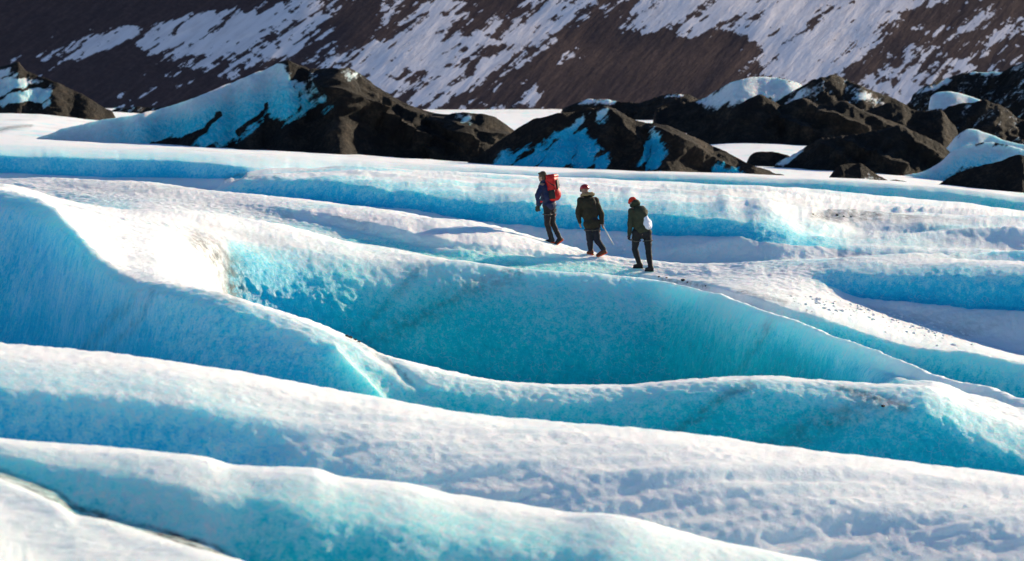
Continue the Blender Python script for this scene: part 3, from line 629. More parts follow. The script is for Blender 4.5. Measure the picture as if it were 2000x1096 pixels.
mound('ash_mound', 'small dark ash mound right under the brown rubble by the glacier edge', 'ash mound', [(1615, 350), (1640, 322), (1680, 318), (1712, 340), (1735, 352), (1760, 352), (1790, 364)], 212, 6, 251, rough=1.1, ice=[[(1690, 352), (1700, 342), (1722, 350)]], blue=0.1)
mound('ash_mound', 'tiny black ash bank lying on the white snow patch', 'ash mound', [(1462, 306), (1478, 297), (1500, 296), (1530, 301), (1545, 305)], 240, 4, 261, rough=0.4)
mound('ash_mound', 'pointed ash peak with snow streaks behind the twin-humped mound', 'ash mound', [(1500, 208), (1530, 192), (1560, 172), (1592, 156), (1628, 146), (1648, 154), (1662, 161), (1690, 171), (1720, 184), (1750, 196), (1775, 208)], 345, 24, 271, rough=1.0,
      ice=[[(1530, 205), (1560, 180), (1612, 160), (1600, 178), (1560, 205)], [(1650, 180), (1660, 168), (1700, 188), (1722, 204), (1690, 204)]], blue=0.15, soft=26, base_ice=0.12)
mound('ice_mound', 'rounded white ice hump streaked with ash near the mountain foot', 'ice mound', [(1280, 212), (1320, 205), (1370, 194), (1405, 174), (1440, 158), (1480, 151), (1520, 153), (1550, 160), (1575, 172), (1600, 190)], 390, 30, 301, rough=0.5,
      ice=[[(1365, 200), (1405, 170), (1440, 150), (1500, 145), (1560, 155), (1590, 190), (1540, 200), (1490, 196), (1440, 205), (1380, 215)]], blue=0.12, soft=22)
mound('ash_mound', 'dark ash mound patched with snow at the far right edge below the mountain', 'ash mound', [(1780, 190), (1800, 172), (1830, 160), (1860, 150), (1895, 141), (1925, 142), (1958, 140), (1980, 128), (2005, 119), (2060, 122), (2130, 160)], 360, 26, 331, rough=1.2,
      ice=[[(1795, 182), (1850, 152), (1862, 160), (1820, 180)], [(1890, 136), (1960, 136), (1955, 146), (1895, 148)]], blue=0.1, base_ice=0.24, soft=14)
mound('ice_mound', 'smooth pale ice lens lying on ash at the upper right', 'ice mound', [(1815, 192), (1830, 181), (1852, 179), (1880, 184), (1905, 192), (1925, 200)], 325, 8, 341, rough=0.3, ice=[[(1800, 215), (1825, 170), (1925, 180), (1935, 215)]], blue=0.12, soft=10, teal=0.6)
mound('ash_mound', 'squat black ash mound with a sunlit tip in front of the pale ice lens', 'ash mound', [(1680, 224), (1700, 214), (1737, 201), (1762, 200), (1778, 214), (1800, 217), (1840, 217), (1856, 238), (1870, 252)], 300, 12, 361, rough=0.7, base_ice=-0.08, blue=0.05)
mound('ash_mound', 'brown gravelly ash mound at the right edge above the blue ice hump', 'ash mound', [(1835, 222), (1850, 208), (1890, 200), (1924, 196), (1965, 212), (1985, 232), (2030, 240), (2090, 250)], 312, 14, 381, rough=1.0, base_ice=0.2, blue=0.1)
mound('ice_mound', 'blue ice hump with a white top at the right edge', 'ice mound', [(1825, 312), (1850, 288), (1872, 262), (1895, 252), (1930, 261), (1965, 275), (2010, 284), (2080, 292), (2140, 310)], 262, 12, 401, rough=0.35, ice=[[(1845, 335), (1842, 292), (1880, 250), (1900, 240), (2150, 270), (2150, 340)]], blue=0.6, soft=16, teal=0.1)
mound('ice_mound', 'bluish ice ridge flecked with ash in front of the blue ice hump', 'ice mound', [(1735, 360), (1760, 344), (1800, 336), (1835, 318), (1860, 296), (1885, 285), (1930, 278), (1960, 282), (2000, 292), (2060, 312), (2120, 330)], 232, 9, 421, rough=0.5, ice=[[(1730, 375), (1750, 335), (1850, 290), (1900, 276), (2130, 290), (2130, 330), (1940, 330), (1880, 335), (1820, 372)]], blue=0.5, soft=24, teal=0.0)
mound('ash_mound', 'black ash slope in the right corner of the mound field', 'ash mound', [(1820, 370), (1845, 352), (1877, 336), (1915, 324), (1948, 317), (1975, 306), (1990, 303), (2010, 309), (2060, 318), (2140, 350)], 213, 8, 441, rough=0.5)
mound('ash_mound', 'thin dark moraine bank on the white plain, left of the ice hump', 'ash mound', [(1100, 212), (1130, 201), (1150, 194), (1180, 193), (1210, 199), (1250, 202), (1285, 190), (1310, 183), (1345, 186), (1380, 205), (1400, 213)], 640, 26, 461, rough=0.8, ice=[[(1132, 205), (1145, 192), (1205, 195), (1200, 204)], [(1300, 190), (1330, 184), (1340, 190)]], blue=0.05, soft=10)
mound('ash_mound', 'flat pale moraine bank between the left mound and the blue ice slope', 'ash mound', [(205, 221), (230, 212), (270, 209), (320, 210), (360, 213), (400, 220)], 520, 14, 481, rough=0.8, base_ice=0.25, blue=0.05)

# ------------------------------------------------------------------ people and small things
deps = bpy.context.evaluated_depsgraph_get()
BV = BVHTree.FromObject(glacier, deps)
CAMP = Vector((0, 0, CZ))
def hit(px, py):
    """point of the glacier surface seen at a pixel"""
    dr = Vector(((px - 1000) / F, 1, -(py - HY) / F)).normalized()
    h = BV.ray_cast(CAMP, dr, 4000)
    return h[0], h[1]
def drop(x, y):
    h = BV.ray_cast(Vector((x, y, 60)), Vector((0, 0, -1)), 200); return h[0]

def frame(ax):
    ax = ax.normalized(); t = Vector((0, 0, 1)) if abs(ax.z) < 0.9 else Vector((1, 0, 0))
    u = ax.cross(t).normalized(); return u, ax.cross(u).normalized()
def capsule(bm, p0, r0, p1, r1, seg=12):
    p0, p1 = Vector(p0), Vector(p1); ax = p1 - p0
    if ax.length < 1e-5: ax = Vector((0, 0, 1e-4))
    a = ax.normalized(); u, v = frame(a); rings = []
    for k in range(4): th = math.pi / 2 * (1 - k / 3.5); rings.append((p0 - a * r0 * math.sin(th), r0 * math.cos(th)))
    rings += [(p0, r0), (p1, r1)]
    for k in range(3, -1, -1): th = math.pi / 2 * (1 - k / 3.5); rings.append((p1 + a * r1 * math.sin(th), r1 * math.cos(th)))
    rv = [[bm.verts.new(c + (u * math.cos(2 * math.pi * i / seg) + v * math.sin(2 * math.pi * i / seg)) * max(r, 1e-4)) for i in range(seg)] for c, r in rings]
    for a_, b_ in zip(rv[:-1], rv[1:]):
        for i in range(seg): bm.faces.new((a_[i], a_[(i + 1) % seg], b_[(i + 1) % seg], b_[i]))
    bm.faces.new(rv[0][::-1]); bm.faces.new(rv[-1])
def ellipsoid(bm, c, r, rot=None, seg=18):
    M = Matrix.Translation(Vector(c)) @ (rot.to_4x4() if rot is not None else Matrix.Identity(4)) @ Matrix.Diagonal((*r, 1))
    bmesh.ops.create_uvsphere(bm, u_segments=seg, v_segments=seg // 2 + 2, radius=1, matrix=M)
def rbox(bm, c, size, rot=None, bev=0.03, seg=3):
    b2 = bmesh.new(); bmesh.ops.create_cube(b2, size=1, matrix=Matrix.Diagonal((*size, 1)))
    bmesh.ops.bevel(b2, geom=b2.edges[:] , offset=bev, segments=seg, profile=0.5, affect='EDGES')
    M = Matrix.Translation(Vector(c)) @ (rot.to_4x4() if rot is not None else Matrix.Identity(4))
    b2.transform(M); me = bpy.data.meshes.new('t'); b2.to_mesh(me); b2.free(); bm.from_mesh(me); bpy.data.meshes.remove(me)
def link(name, me, mat, parent=None):
    me.materials.clear(); me.materials.append(mat)
    o = bpy.data.objects.new(name, me); COL.objects.link(o)
    if parent is not None: o.parent = parent
    return o
def fuse(name, bm, voxel, mat, parent=None, smooth=4, wrinkle=0.0, wscale=14.0, seed=0):
    """union of the shapes as one continuous skin"""
    me = bpy.data.meshes.new(name); bmesh.ops.recalc_face_normals(bm, faces=bm.faces[:]); bm.to_mesh(me); bm.free()
    t = bpy.data.objects.new('t', me); COL.objects.link(t)
    m = t.modifiers.new('r', 'REMESH'); m.mode = 'VOXEL'; m.voxel_size = voxel; m.use_smooth_shade = True
    if smooth: q = t.modifiers.new('s', 'SMOOTH'); q.iterations = smooth; q.factor = 0.5
    dg = bpy.context.evaluated_depsgraph_get(); dg.update()
    out = bpy.data.meshes.new_from_object(t.evaluated_get(dg)); out.name = name
    bpy.data.objects.remove(t); bpy.data.meshes.remove(me)
    if wrinkle:
        n = len(out.vertices); co = np.empty(n * 3, np.float32); out.vertices.foreach_get('co', co); co = co.reshape(-1, 3)
        nr = np.empty(n * 3, np.float32); out.vertices.foreach_get('normal', nr); nr = nr.reshape(-1, 3)
        w_ = fbm(co[:, 0] * wscale, co[:, 1] * wscale, co[:, 2] * wscale * 1.7, 2, seed + 90)
        co = co + nr * (wrinkle * w_)[:, None]; out.vertices.foreach_set('co', co.reshape(-1).astype(np.float32)); out.update()
    return link(name, out, mat, parent)
def plain(name, bm, mat, parent=None, smooth=True):
    bmesh.ops.recalc_face_normals(bm, faces=bm.faces[:]); me = bpy.data.meshes.new(name); bm.to_mesh(me); bm.free()
    for p_ in me.polygons: p_.use_smooth = smooth
    return link(name, me, mat, parent)
def tube(bm, pts, r, seg=8):
    for a_, b_ in zip(pts[:-1], pts[1:]): capsule(bm, a_, r, b_, r, seg)

SKIN = simple_mat('skin', (0.42, 0.24, 0.17), 0.55, bump=0.05)
HAIR = simple_mat('hair', (0.10, 0.06, 0.03), 0.6, (0.05, 0.03, 0.015), 60)
NAVY = simple_mat('navy_jacket', (0.012, 0.020, 0.075), 0.6, scale=14)
OLIVE = simple_mat('olive_jacket', (0.034, 0.026, 0.014), 0.8, scale=14)
GREEN = simple_mat('green_jacket', (0.042, 0.046, 0.026), 0.8, scale=14)
BLACK = simple_mat('black_trousers', (0.016, 0.015, 0.018), 0.75, scale=12)
DENIM = simple_mat('dark_blue_trousers', (0.018, 0.020, 0.030), 0.8, scale=12)
RED = simple_mat('red_pack_cloth', (0.62, 0.012, 0.010), 0.5, (0.42, 0.006, 0.006), 9)
PACKBLACK = simple_mat('black_webbing', (0.014, 0.014, 0.016), 0.6)
HELMRED = simple_mat('red_helmet_shell', (0.34, 0.018, 0.014), 0.3, (0.26, 0.012, 0.010), 8, bump=0.02, spec=0.5)
CAPRED = simple_mat('red_wool', (0.72, 0.035, 0.012), 0.8, scale=80, bump=0.4)
FUR = simple_mat('tan_fur', (0.36, 0.24, 0.13), 0.9, (0.18, 0.11, 0.06), 70, 0.8, dist=0.01)
BOOT = simple_mat('brown_boot_leather', (0.14, 0.040, 0.018), 0.6, scale=20)
BOOTK = simple_mat('black_boot_leather', (0.018, 0.016, 0.016), 0.6, scale=20)
SOLE = simple_mat('orange_boot_sole', (0.75, 0.10, 0.02), 0.6)
SOLEK = simple_mat('dark_rubber_sole', (0.02, 0.02, 0.02), 0.7)
STRAP = simple_mat('grey_webbing', (0.10, 0.085, 0.075), 0.7)
BAGW = simple_mat('white_bag_cloth', (0.84, 0.82, 0.88), 0.7, (0.74, 0.72, 0.82), 9)
METAL = simple_mat('pale_metal', (0.55, 0.53, 0.50), 0.35, scale=40)
ORANGE = simple_mat('orange_cloth', (0.80, 0.16, 0.03), 0.6)
GLOVE = simple_mat('black_glove', (0.018, 0.016, 0.015), 0.7)
GOGGLE = simple_mat('dark_blue_lens', (0.010, 0.014, 0.06), 0.2, spec=0.6)

def hand(bm, wrist, dirn, side, k=1.0, inf=0.0):
    """palm, four bent fingers of unequal length and a thumb leaving the side of the palm"""
    a = dirn.normalized(); u = (side - a * side.dot(a)).normalized(); n = a.cross(u).normalized()
    pc = wrist + a * 0.05 * k
    R3 = Matrix((u, n, a)).transposed()
    ellipsoid(bm, pc, (0.042 * k + inf, 0.018 * k + inf, 0.052 * k + inf), R3, 12)
    for i, ln in enumerate((0.070, 0.080, 0.074, 0.058)):
        b0 = wrist + a * 0.088 * k + u * (0.030 - 0.020 * i) * k
        b1 = b0 + (a * 0.8 + n * 0.45) * ln * 0.5 * k; b2 = b1 + (a * 0.35 + n * 0.9) * ln * 0.5 * k
        capsule(bm, b0, 0.0095 * k + inf, b1, 0.0088 * k + inf, 8); capsule(bm, b1, 0.0088 * k + inf, b2, 0.0078 * k + inf, 8)
    t0 = wrist + a * 0.030 * k + u * 0.034 * k; t1 = t0 + (a * 0.6 + u * 0.7 + n * 0.3) * 0.036 * k; t2 = t1 + (a * 0.8 + n * 0.6) * 0.030 * k
    capsule(bm, t0, 0.012 * k + inf, t1, 0.0105 * k + inf, 8); capsule(bm, t1, 0.0105 * k + inf, t2, 0.009 * k + inf, 8)

def make_person(spec):
    pf = {}
    hl, _ = hit(*spec['footL']); hr, _ = hit(*spec['footR'])
    d0 = 0.5 * (hl.y + hr.y); S = F / d0
    px0, py0 = spec['base']
    org = Vector(((px0 - 1000) / F * d0, d0, 0)); org.z = CZ - (py0 - HY) / F * d0
    def L(px, py, dy=0.0):
        dd_ = d0 + dy; return Vector(((px - 1000) / F * dd_, dd_, CZ - (py - HY) / F * dd_)) - org
    f = Vector(spec['fwd']).normalized(); r = f.cross(Vector((0, 0, 1))).normalized(); up = Vector((0, 0, 1))
    J = {k: L(*v) for k, v in spec['joints'].items()}
    for k, h_, ft in (('L', hl, 'footL'), ('R', hr, 'footR')):
        off = h_.y - d0
        for q in ('ankle', 'toe', 'heel'):
            a_ = spec['joints'][q + k]; J[q + k] = L(a_[0], a_[1], off)
    RH = Matrix((r, f, up)).transposed()
    hc, neck = J['head'], J['neck']; chest = (J['shL'] + J['shR']) / 2; hips = (J['hipL'] + J['hipR']) / 2
    nod = Matrix.Rotation(spec.get('nod', -0.2), 3, r); HR = nod @ RH
    hx = lambda a_, b_, c_: hc + HR @ Vector((a_, b_, c_))
    # body: one continuous figure
    bm = bmesh.new()
    ellipsoid(bm, hc, (0.076, 0.094, 0.112), HR); ellipsoid(bm, hx(0, 0.035, -0.055), (0.056, 0.062, 0.062), HR)
    capsule(bm, hx(0, 0.088, 0.012), 0.010, hx(0, 0.108, -0.022), 0.014, 8)
    for e in (-1, 1):
        ellipsoid(bm, hx(0.074 * e, -0.005, -0.01), (0.012, 0.02, 0.032), HR, 10)
        ellipsoid(bm, hx(0.031 * e, 0.084, 0.012), (0.014, 0.010, 0.009), HR, 8)
    ellipsoid(bm, hx(0, 0.092, -0.055), (0.026, 0.010, 0.008), HR, 8); ellipsoid(bm, hx(0, 0.085, -0.088), (0.022, 0.02, 0.02), HR, 8)
    capsule(bm, hc - HR @ Vector((0, 0.01, 0.07)), 0.056, neck - up * 0.06, 0.062)
    capsule(bm, J['shL'], 0.07, J['shR'], 0.07); capsule(bm, chest - up * 0.05, 0.13, (chest + hips) / 2, 0.12); capsule(bm, (chest + hips) / 2, 0.12, hips, 0.13)
    capsule(bm, J['hipL'], 0.09, J['hipR'], 0.09)
    for k in 'LR':
        capsule(bm, J['sh' + k], 0.055, J['el' + k], 0.042); capsule(bm, J['el' + k], 0.042, J['ha' + k], 0.028)
        capsule(bm, J['hip' + k], 0.085, J['kn' + k], 0.055); capsule(bm, J['kn' + k], 0.055, J['ankle' + k], 0.040)
        capsule(bm, J['heel' + k] + up * 0.045, 0.035, J['toe' + k] + up * 0.03, 0.030)
        hd = (J['ha' + k] - J['el' + k]).normalized(); hand(bm, J['ha' + k], hd, f if k == 'L' else f, 0.95)
    body = fuse('person', bm, 0.011, SKIN, None, 2)
    body.location = org; body['label'] = spec['label']; body['category'] = 'person'; body['group'] = 'hikers walking in line up the ice'
    # trousers
    bm = bmesh.new(); t_ = spec.get('bag', 1.0)
    capsule(bm, J['hipL'] + up * 0.02, 0.115, J['hipR'] + up * 0.02, 0.115); capsule(bm, hips + up * 0.12, 0.13, hips, 0.14)
    for k in 'LR':
        ank = J['ankle' + k]; sh_ = (J['kn' + k] - ank).normalized()
        capsule(bm, J['hip' + k] - up * 0.02, 0.105 * t_, J['kn' + k], 0.076 * t_); capsule(bm, J['kn' + k], 0.076 * t_, ank + sh_ * 0.03, 0.062 * t_)
    fuse('trousers', bm, 0.014, spec['trousers'], body, 3, 0.012, 11, spec['seed'])
    # jacket
    bm = bmesh.new(); hem = hips + up * spec.get('hem', 0.0); jw = spec.get('jw', 1.0)
    mid_ = chest.lerp(hem, 0.5)
    tl = (J['shR'] - J['shL']).normalized(); RJ = Matrix((tl, up.cross(tl).normalized(), up)).transposed()
    ellipsoid(bm, chest - up * 0.10, (0.205 * jw, 0.150 * jw, 0.20), RJ); ellipsoid(bm, mid_, (0.200 * jw, 0.155 * jw, 0.24), RJ)
    ellipsoid(bm, hem + up * 0.07, (0.198 * jw, 0.160 * jw, 0.17), RJ)
    capsule(bm, J['shL'] - up * 0.02, 0.085, J['shR'] - up * 0.02, 0.085); capsule(bm, chest, 0.10, neck + up * 0.005, 0.078)
    if spec.get('hump'): ellipsoid(bm, chest - f * 0.06 - up * 0.06 + r * 0.03, (0.19, 0.17, 0.19), RJ)
    for k in 'LR':
        e_, h_ = J['el' + k], J['ha' + k]
        capsule(bm, J['sh' + k] - up * 0.03, 0.082, e_, 0.066); capsule(bm, e_, 0.066, h_ - (h_ - e_).normalized() * 0.02, 0.050)
    jk = fuse('jacket', bm, 0.014, spec['jacket'], body, 3, 0.016, 8, spec['seed'] + 3)
    # boots
    for k in 'LR':
        he, to, an = J['heel' + k], J['toe' + k], J['ankle' + k]
        up2 = (an - (he * 0.7 + to * 0.3)); up2 = (up2 - (to - he).normalized() * up2.dot((to - he).normalized())).normalized()
        bm = bmesh.new(); capsule(bm, he + up2 * 0.055, 0.046, to + up2 * 0.048, 0.043); capsule(bm, he + up2 * 0.07, 0.050, an + (J['kn' + k] - an).normalized() * 0.05, 0.056)
        capsule(bm, he.lerp(to, 0.35) + up2 * 0.07, 0.05, he.lerp(to, 0.8) + up2 * 0.05, 0.045)
        bt = fuse('boot', bm, 0.010, spec['boot'], body, 2)
        ax = (to - he).normalized(); sx = ax.cross(up2).normalized(); RB = Matrix((sx, ax, up2)).transposed()
        bm = bmesh.new(); rbox(bm, (he + to) / 2 + up2 * 0.012, (0.095, (to - he).length + 0.10, 0.034), RB, 0.014, 2)
        so = plain('sole', bm, spec['sole'], bt)
    # gloves
    if spec.get('gloves'):
        for k in 'LR':
            bm = bmesh.new(); hd = (J['ha' + k] - J['el' + k]).normalized(); hand(bm, J['ha' + k], hd, f, 1.0, 0.005); capsule(bm, J['ha' + k] - hd * 0.04, 0.046, J['ha' + k] + hd * 0.02, 0.036)
            fuse('glove', bm, 0.008, GLOVE, body, 1)
    # harness
    if spec.get('harness'):
        N_ = 28
        def ring(c, rx, ry, rad, R_, tilt=0.0, out=None):
            pts = [c + R_ @ Vector((rx * math.cos(2 * math.pi * i / N_), ry * math.sin(2 * math.pi * i / N_), tilt * math.cos(2 * math.pi * i / N_))) for i in range(N_ + 1)]
            tube(out, pts, rad, 6)
        for k in 'LR':
            a_ = J['hip' + k].lerp(J['kn' + k], 0.42); dr = (J['kn' + k] - J['hip' + k]).normalized(); u_, v_ = frame(dr)
            hn = bmesh.new(); ring(a_, 0.112 * t_, 0.112 * t_, 0.013, Matrix((u_, v_, dr)).transposed(), 0, hn)
            plain('thigh_strap', hn, STRAP, body)
        gb = bmesh.new(); gp = hips + r * 0.17 - f * 0.05 - up * 0.06
        tube(gb, [gp + up * 0.06, gp + up * 0.02, gp - up * 0.07], 0.016); rbox(gb, gp - up * 0.02 + r * 0.02, (0.03, 0.06, 0.09), RH, 0.01, 2)
        plain('gear_pouch', gb, PACKBLACK, body)
        ob = bmesh.new(); ellipsoid(ob, gp - up * 0.13 + r * 0.02, (0.022, 0.022, 0.034)); capsule(ob, gp - up * 0.10, 0.008, gp - up * 0.05, 0.008, 6); plain('tassel', ob, ORANGE, body)
    # headwear
    hw = spec['head']
    bm = bmesh.new()
    if hw == 'hair':
        ellipsoid(bm, hx(0, -0.018, 0.022), (0.088, 0.098, 0.108), HR); ellipsoid(bm, hx(0, -0.05, -0.045), (0.072, 0.06, 0.07), HR); capsule(bm, hx(-0.05, 0.06, 0.085), 0.02, hx(0.05, 0.06, 0.085), 0.02)
        fuse('hair', bm, 0.010, HAIR, body, 1, 0.008, 45, 7)
        cb = bmesh.new(); capsule(cb, neck + up * 0.00, 0.082, neck + up * 0.06 - f * 0.01, 0.074); fuse('collar', cb, 0.010, NAVY, jk, 1)
    if hw == 'helmet':
        bmesh.ops.create_uvsphere(bm, u_segments=28, v_segments=18, radius=1)
        bmesh.ops.bisect_plane(bm, geom=bm.verts[:] + bm.edges[:] + bm.faces[:], plane_co=(0, 0, -0.12), plane_no=(0, 0.12, -1), clear_outer=True)
        for v in bm.verts:
            rib_ = 1 + 0.035 * math.cos(6 * math.atan2(v.co.x, v.co.y)) * (1 - v.co.z)
            v.co.x *= rib_; v.co.y *= rib_
        bm.transform(Matrix.Translation(hx(0, -0.008, 0.035)) @ HR.to_4x4() @ Matrix.Diagonal((0.108, 0.128, 0.112, 1)))
        hm = plain('helmet', bm, HELMRED, body); so_ = hm.modifiers.new('t', 'SOLIDIFY'); so_.thickness = 0.012
        gb = bmesh.new(); rbox(gb, hx(0, 0.088, 0.016), (0.15, 0.04, 0.055), HR, 0.018, 3); plain('goggles', gb, GOGGLE, body)
        fb = bmesh.new(); fc = neck + up * 0.015 - f * 0.01
        pts = [fc + RH @ Vector((0.135 * math.cos(t * math.pi / 10), 0.115 * math.sin(t * math.pi / 10), -0.03 * math.sin(t * math.pi / 10))) for t in range(21)]
        tube(fb, pts, 0.040, 10); fuse('fur_collar', fb, 0.010, FUR, jk, 1, 0.014, 40, 5)
    if hw == 'cap':
        ellipsoid(bm, hx(0, -0.008, 0.046), (0.094, 0.106, 0.090), HR); capsule(bm, hx(-0.06, 0.05, 0.03), 0.032, hx(0.06, 0.05, 0.03), 0.032)
        fuse('knit_cap', bm, 0.010, CAPRED, body, 2, 0.004, 60, 4)
        hb = bmesh.new(); ellipsoid(hb, hx(0.02, -0.075, -0.055), (0.115, 0.085, 0.085), HR); capsule(hb, hx(-0.09, -0.02, -0.09), 0.045, hx(0.09, -0.02, -0.09), 0.045)
        fuse('hood', hb, 0.011, GREEN, jk, 2, 0.014, 14, 9)
    return dict(body=body, J=J, f=f, r=r, up=up, org=org, d0=d0, L=L, chest=chest, hips=hips, RH=RH)

P1 = make_person(dict(label='hiker in a navy jacket leading the line, red backpack on', base=(1083, 477), footL=(1076, 474), footR=(1092, 479), fwd=(-0.86, 0.5, 0), seed=1, nod=-0.15,
    jacket=NAVY, trousers=BLACK, boot=BOOTK, sole=SOLE, head='hair', hem=-0.01, jw=0.98, harness=1, gloves=True, bag=0.95,
    joints=dict(head=(1059.5, 345, 0), neck=(1063, 355, 0), shL=(1058, 363, -0.15), shR=(1071, 362, 0.15), elL=(1050, 382, -0.22), elR=(1062, 384, 0.24), haL=(1051, 401, -0.24), haR=(1052, 402, 0.2),
        hipL=(1069, 405, -0.07), hipR=(1077, 405, 0.07), knL=(1069, 438, -0.06), knR=(1080, 437, 0.06), ankleL=(1077, 466, 0), toeL=(1068, 476, 0), heelL=(1080, 475, 0), ankleR=(1092, 464, 0), toeR=(1087, 480, 0), heelR=(1098, 471, 0))))
P2 = make_person(dict(label='hiker in a dark olive coat and red helmet, second in line', base=(1163, 499), footL=(1153, 497), footR=(1173, 501), fwd=(-0.5, 0.87, 0), seed=21, nod=-0.3,
    jacket=OLIVE, trousers=DENIM, boot=BOOT, sole=SOLE, head='helmet', hem=-0.08, jw=1.03, harness=1, bag=1.05,
    joints=dict(head=(1142, 372, 0.08), neck=(1147, 382, 0.02), shL=(1134, 390, -0.06), shR=(1163, 390, 0.06), elL=(1129, 416, -0.06), elR=(1174.5, 418, 0.04), haL=(1132.5, 436, -0.02), haR=(1176.5, 437, 0.02),
        hipL=(1150, 436, -0.03), hipR=(1161, 436, 0.03), knL=(1152, 466, 0.02), knR=(1167, 470, 0.0), ankleL=(1153.5, 490, 0), toeL=(1149, 498, 0), heelL=(1156, 498, 0), ankleR=(1180, 489, 0), toeR=(1169, 502, 0), heelR=(1183, 496, 0))))
P3 = make_person(dict(label='hunched hiker in a green hooded coat and red cap, last in line', base=(1258, 527), footL=(1247, 524), footR=(1269, 530), fwd=(-0.62, 0.78, 0), seed=41, nod=-0.55, hump=True,
    jacket=GREEN, trousers=BLACK, boot=BOOTK, sole=SOLEK, head='cap', hem=0.03, jw=0.98, harness=1, gloves=True, bag=1.0,
    joints=dict(head=(1236, 396, 0.10), neck=(1242, 405, 0.05), shL=(1233, 412, -0.06), shR=(1257, 411, 0.08), elL=(1231, 437, -0.10), elR=(1262, 436, 0.22), haL=(1229, 459, -0.04), haR=(1252, 450, 0.36),
        hipL=(1243, 456, -0.04), hipR=(1264, 456, 0.04), knL=(1240, 487, 0.06), knR=(1267, 491, 0.0), ankleL=(1248, 514, 0), toeL=(1240, 524, 0), heelL=(1252, 524, 0), ankleR=(1270, 520, 0), toeR=(1263, 530, 0), heelR=(1273, 530, 0))))

# red backpack
def basis(back, lean):
    up_ = lean.normalized(); y_ = (back - up_ * back.dot(up_)).normalized(); x_ = y_.cross(up_).normalized()
    return Matrix((x_, y_, up_)).transposed()
def put(o, org): o.location = org
B = basis(-P1['f'] + P1['r'] * 0.15, Vector((-0.12, 0.02, 1)))
pc = P1['L'](1080, 368, 0.0)
bx_ = lambda a, b, c: pc + B @ Vector((a, b, c))
bm = bmesh.new(); rbox(bm, bx_(0, 0, 0), (0.37, 0.24, 0.60), B, 0.085, 4); ellipsoid(bm, bx_(0, 0.05, -0.12), (0.165, 0.13, 0.18), B)
pack = fuse('backpack', bm, 0.012, RED, None, 3, 0.008, 9, 60)
pack.location = P1['org']; pack['label'] = 'large red backpack with black straps on the leading hiker'; pack['category'] = 'backpack'
bm = bmesh.new(); rbox(bm, bx_(0, 0.01, 0.285), (0.33, 0.24, 0.11), B, 0.05, 3); fuse('top_lid', bm, 0.012, RED, pack, 2, 0.006, 10, 61)
bm = bmesh.new(); rbox(bm, bx_(0.0, 0.125, 0.02), (0.16, 0.05, 0.36), B, 0.022, 3); plain('front_panel', bm, PACKBLACK, pack)
for e in (-1, 1):
    bm = bmesh.new(); rbox(bm, bx_(0.168 * e, 0.02, -0.14), (0.05, 0.16, 0.22), B, 0.022, 3); plain('side_pocket', bm, PACKBLACK, pack)
    bm = bmesh.new(); tube(bm, [bx_(0.172 * e, -0.06, 0.20), bx_(0.178 * e, 0.02, 0.12), bx_(0.17 * e, 0.11, 0.06)], 0.013); plain('compression_strap', bm, PACKBLACK, pack)
    bm = bmesh.new(); tube(bm, [bx_(0.10 * e, -0.11, 0.20), bx_(0.11 * e, -0.22, 0.20), bx_(0.12 * e, -0.30, 0.08), bx_(0.13 * e, -0.26, -0.08), bx_(0.13 * e, -0.11, -0.18)], 0.026); plain('shoulder_strap', bm, PACKBLACK, pack)
bm = bmesh.new(); tube(bm, [bx_(-0.16, -0.10, -0.25), bx_(-0.19, -0.22, -0.27), bx_(-0.12, -0.36, -0.28), bx_(0.12, -0.36, -0.28), bx_(0.19, -0.22, -0.27), bx_(0.16, -0.10, -0.25)], 0.026); plain('hip_belt', bm, RED, pack)

# white drawstring bag
B = basis(-P3['f'] + P3['r'] * 0.35, Vector((-0.30, 0.05, 1)))
pc = P3['L'](1263.5, 432, -0.06)
bm = bmesh.new(); ellipsoid(bm, bx_(0, 0, -0.06), (0.135, 0.085, 0.145), B); ellipsoid(bm, bx_(0, -0.01, 0.06), (0.085, 0.06, 0.14), B); capsule(bm, bx_(0, 0, 0.10), 0.06, bx_(0.0, -0.02, 0.19), 0.022); ellipsoid(bm, bx_(0.07, 0.02, -0.10), (0.08, 0.07, 0.08), B)
sack = fuse('drawstring_bag', bm, 0.011, BAGW, None, 2, 0.014, 12, 70)
sack.location = P3['org']; sack['label'] = 'white drawstring bag hanging on the back of the last hiker'; sack['category'] = 'bag'
for e in (-1, 1):
    bm = bmesh.new(); tube(bm, [bx_(0.0, -0.02, 0.19), bx_(0.10 * e, -0.10, 0.23), bx_(0.15 * e, -0.24, 0.15), bx_(0.14 * e, -0.22, -0.05), bx_(0.10 * e, -0.05, -0.17)], 0.009, 6); plain('cord', bm, PACKBLACK, sack)

# ice axe in the second hiker's right hand
a0, a1 = P2['L'](1177.5, 441, 0.03), P2['L'](1197.5, 477, -0.05); ax = (a1 - a0).normalized(); u_, v_ = frame(ax)
bm = bmesh.new(); capsule(bm, a0 - ax * 0.02, 0.013, a1 - ax * 0.05, 0.012)
axe = plain('ice_axe', bm, METAL); axe.location = P2['org']; axe['label'] = "pale ice axe held by its head in the second hiker's right hand"; axe['category'] = 'ice axe'
bm = bmesh.new(); capsule(bm, a1 - ax * 0.05, 0.012, a1 + ax * 0.03, 0.003); plain('spike', bm, METAL, axe)
bm = bmesh.new(); fw = P2['f']; hd0 = a0 - ax * 0.02
tube(bm, [hd0 - fw * 0.07, hd0, hd0 + fw * 0.07, hd0 + fw * 0.14 + ax * 0.03], 0.010, 6); rbox(bm, hd0 - fw * 0.09, (0.05, 0.05, 0.012), P2['RH'], 0.004, 1); plain('axe_head', bm, METAL, axe)

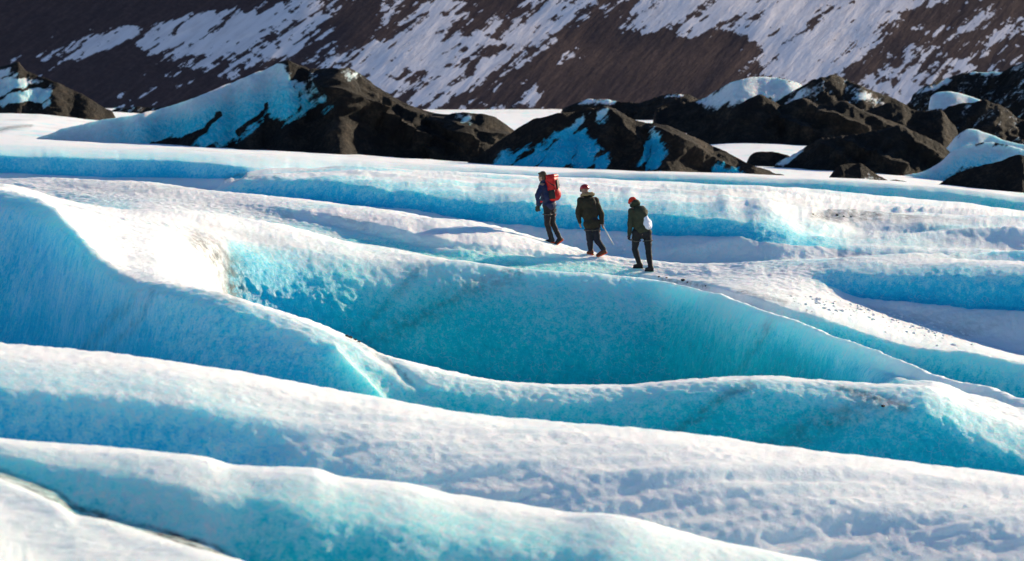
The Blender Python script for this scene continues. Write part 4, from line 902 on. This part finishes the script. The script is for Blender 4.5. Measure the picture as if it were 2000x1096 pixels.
# dark stones on the ice
STONE = simple_mat('black_stone', (0.030, 0.026, 0.024), 0.85, (0.012, 0.011, 0.010), 12, 0.5, dist=0.02)
def stone(px, py, size_px, label, group, sd_):
    h, n_ = hit(px, py); s_ = size_px / F * h.y * 0.5
    rn = random.Random(sd_); bm = bmesh.new(); bmesh.ops.create_icosphere(bm, subdivisions=2, radius=1)
    for v in bm.verts: v.co *= 1 + 0.30 * (rn.random() - 0.5)
    bm.transform(Matrix.Rotation(rn.uniform(0, 6.3), 4, 'Z') @ Matrix.Diagonal((s_ * 1.25, s_, s_ * 0.62, 1)))
    o = plain('stone', bm, STONE, None, False); o.location = h + Vector((0, 0, 0.25 * s_)); o['label'] = label; o['category'] = 'stone'; o['group'] = group
ORD = ('first', 'second', 'third', 'fourth', 'fifth')
for i, (a, b, c) in enumerate([(677, 657, 7), (684, 660, 9), (693, 664, 7), (701, 668, 6)]): stone(a, b, c, ORD[i] + ' black stone from the left in the short row on the bowl\'s front rim', 'stones on the front rim', 300 + i)
for i, (a, b, c) in enumerate([(1287, 541, 5), (1302, 543, 4), (1334, 548, 8), (1343, 552, 5), (1378, 559, 4)]): stone(a, b, c, ORD[i] + ' black stone on the crest, counted rightwards from the last hiker', 'stones beside the last hiker', 320 + i)
for i, (a, b, c) in enumerate([(1588, 419, 4), (1635, 421, 6), (1648, 423, 4), (1662, 424, 4)]): stone(a, b, c, ORD[i] + ' dark stone from the left in the dirty hollow behind the hikers', 'stones in the dirty hollow', 340 + i)
stone(1725, 794, 8, 'single dark stone on the grimy right end of the bowl\'s front rim', 'stones on the grimy rim', 361)

# crumbs of snow along the edge of the shaded hollow
bm = bmesh.new(); rn = random.Random(9)
edge_pts = [(1545, 582), (1620, 592), (1700, 604), (1755, 620), (1830, 642), (1900, 662)]
for i in range(200):
    k = rn.random() * (len(edge_pts) - 1); j = int(k); t = k - j
    ex = edge_pts[j][0] * (1 - t) + edge_pts[j + 1][0] * t; ey = edge_pts[j][1] * (1 - t) + edge_pts[j + 1][1] * t
    far = abs(rn.gauss(0, 1)); h, n_ = hit(ex + rn.gauss(0, 14), ey + rn.choice((far * 14, far * 14, -far * 5)))
    if h is None: continue
    s_ = (1.2 + 3.6 * rn.random() ** 2.2) / F * h.y
    M = Matrix.Translation(h + Vector((0, 0, s_ * 0.15))) @ Matrix.Rotation(rn.uniform(0, 6.3), 4, 'Z') @ Matrix.Rotation(rn.uniform(-.6, .6), 4, 'X') @ Matrix.Diagonal((s_ * rn.uniform(.7, 1.5), s_ * rn.uniform(.7, 1.5), s_ * rn.uniform(.4, .8), 1))
    r_ = bmesh.ops.create_icosphere(bm, subdivisions=1, radius=1, matrix=M)
    for v in r_['verts']: v.co += Vector((rn.uniform(-1, 1), rn.uniform(-1, 1), rn.uniform(-1, 1))) * s_ * 0.18
CRUMB = simple_mat('snow_crumb', (0.84, 0.84, 0.85), 0.8, (0.76, 0.78, 0.80), 20)
crumbs = plain('snow_rubble', bm, CRUMB, None, False); crumbs['kind'] = 'stuff'; crumbs['label'] = 'crumbs of snow scattered along the edge of the shaded hollow'; crumbs['category'] = 'rubble'
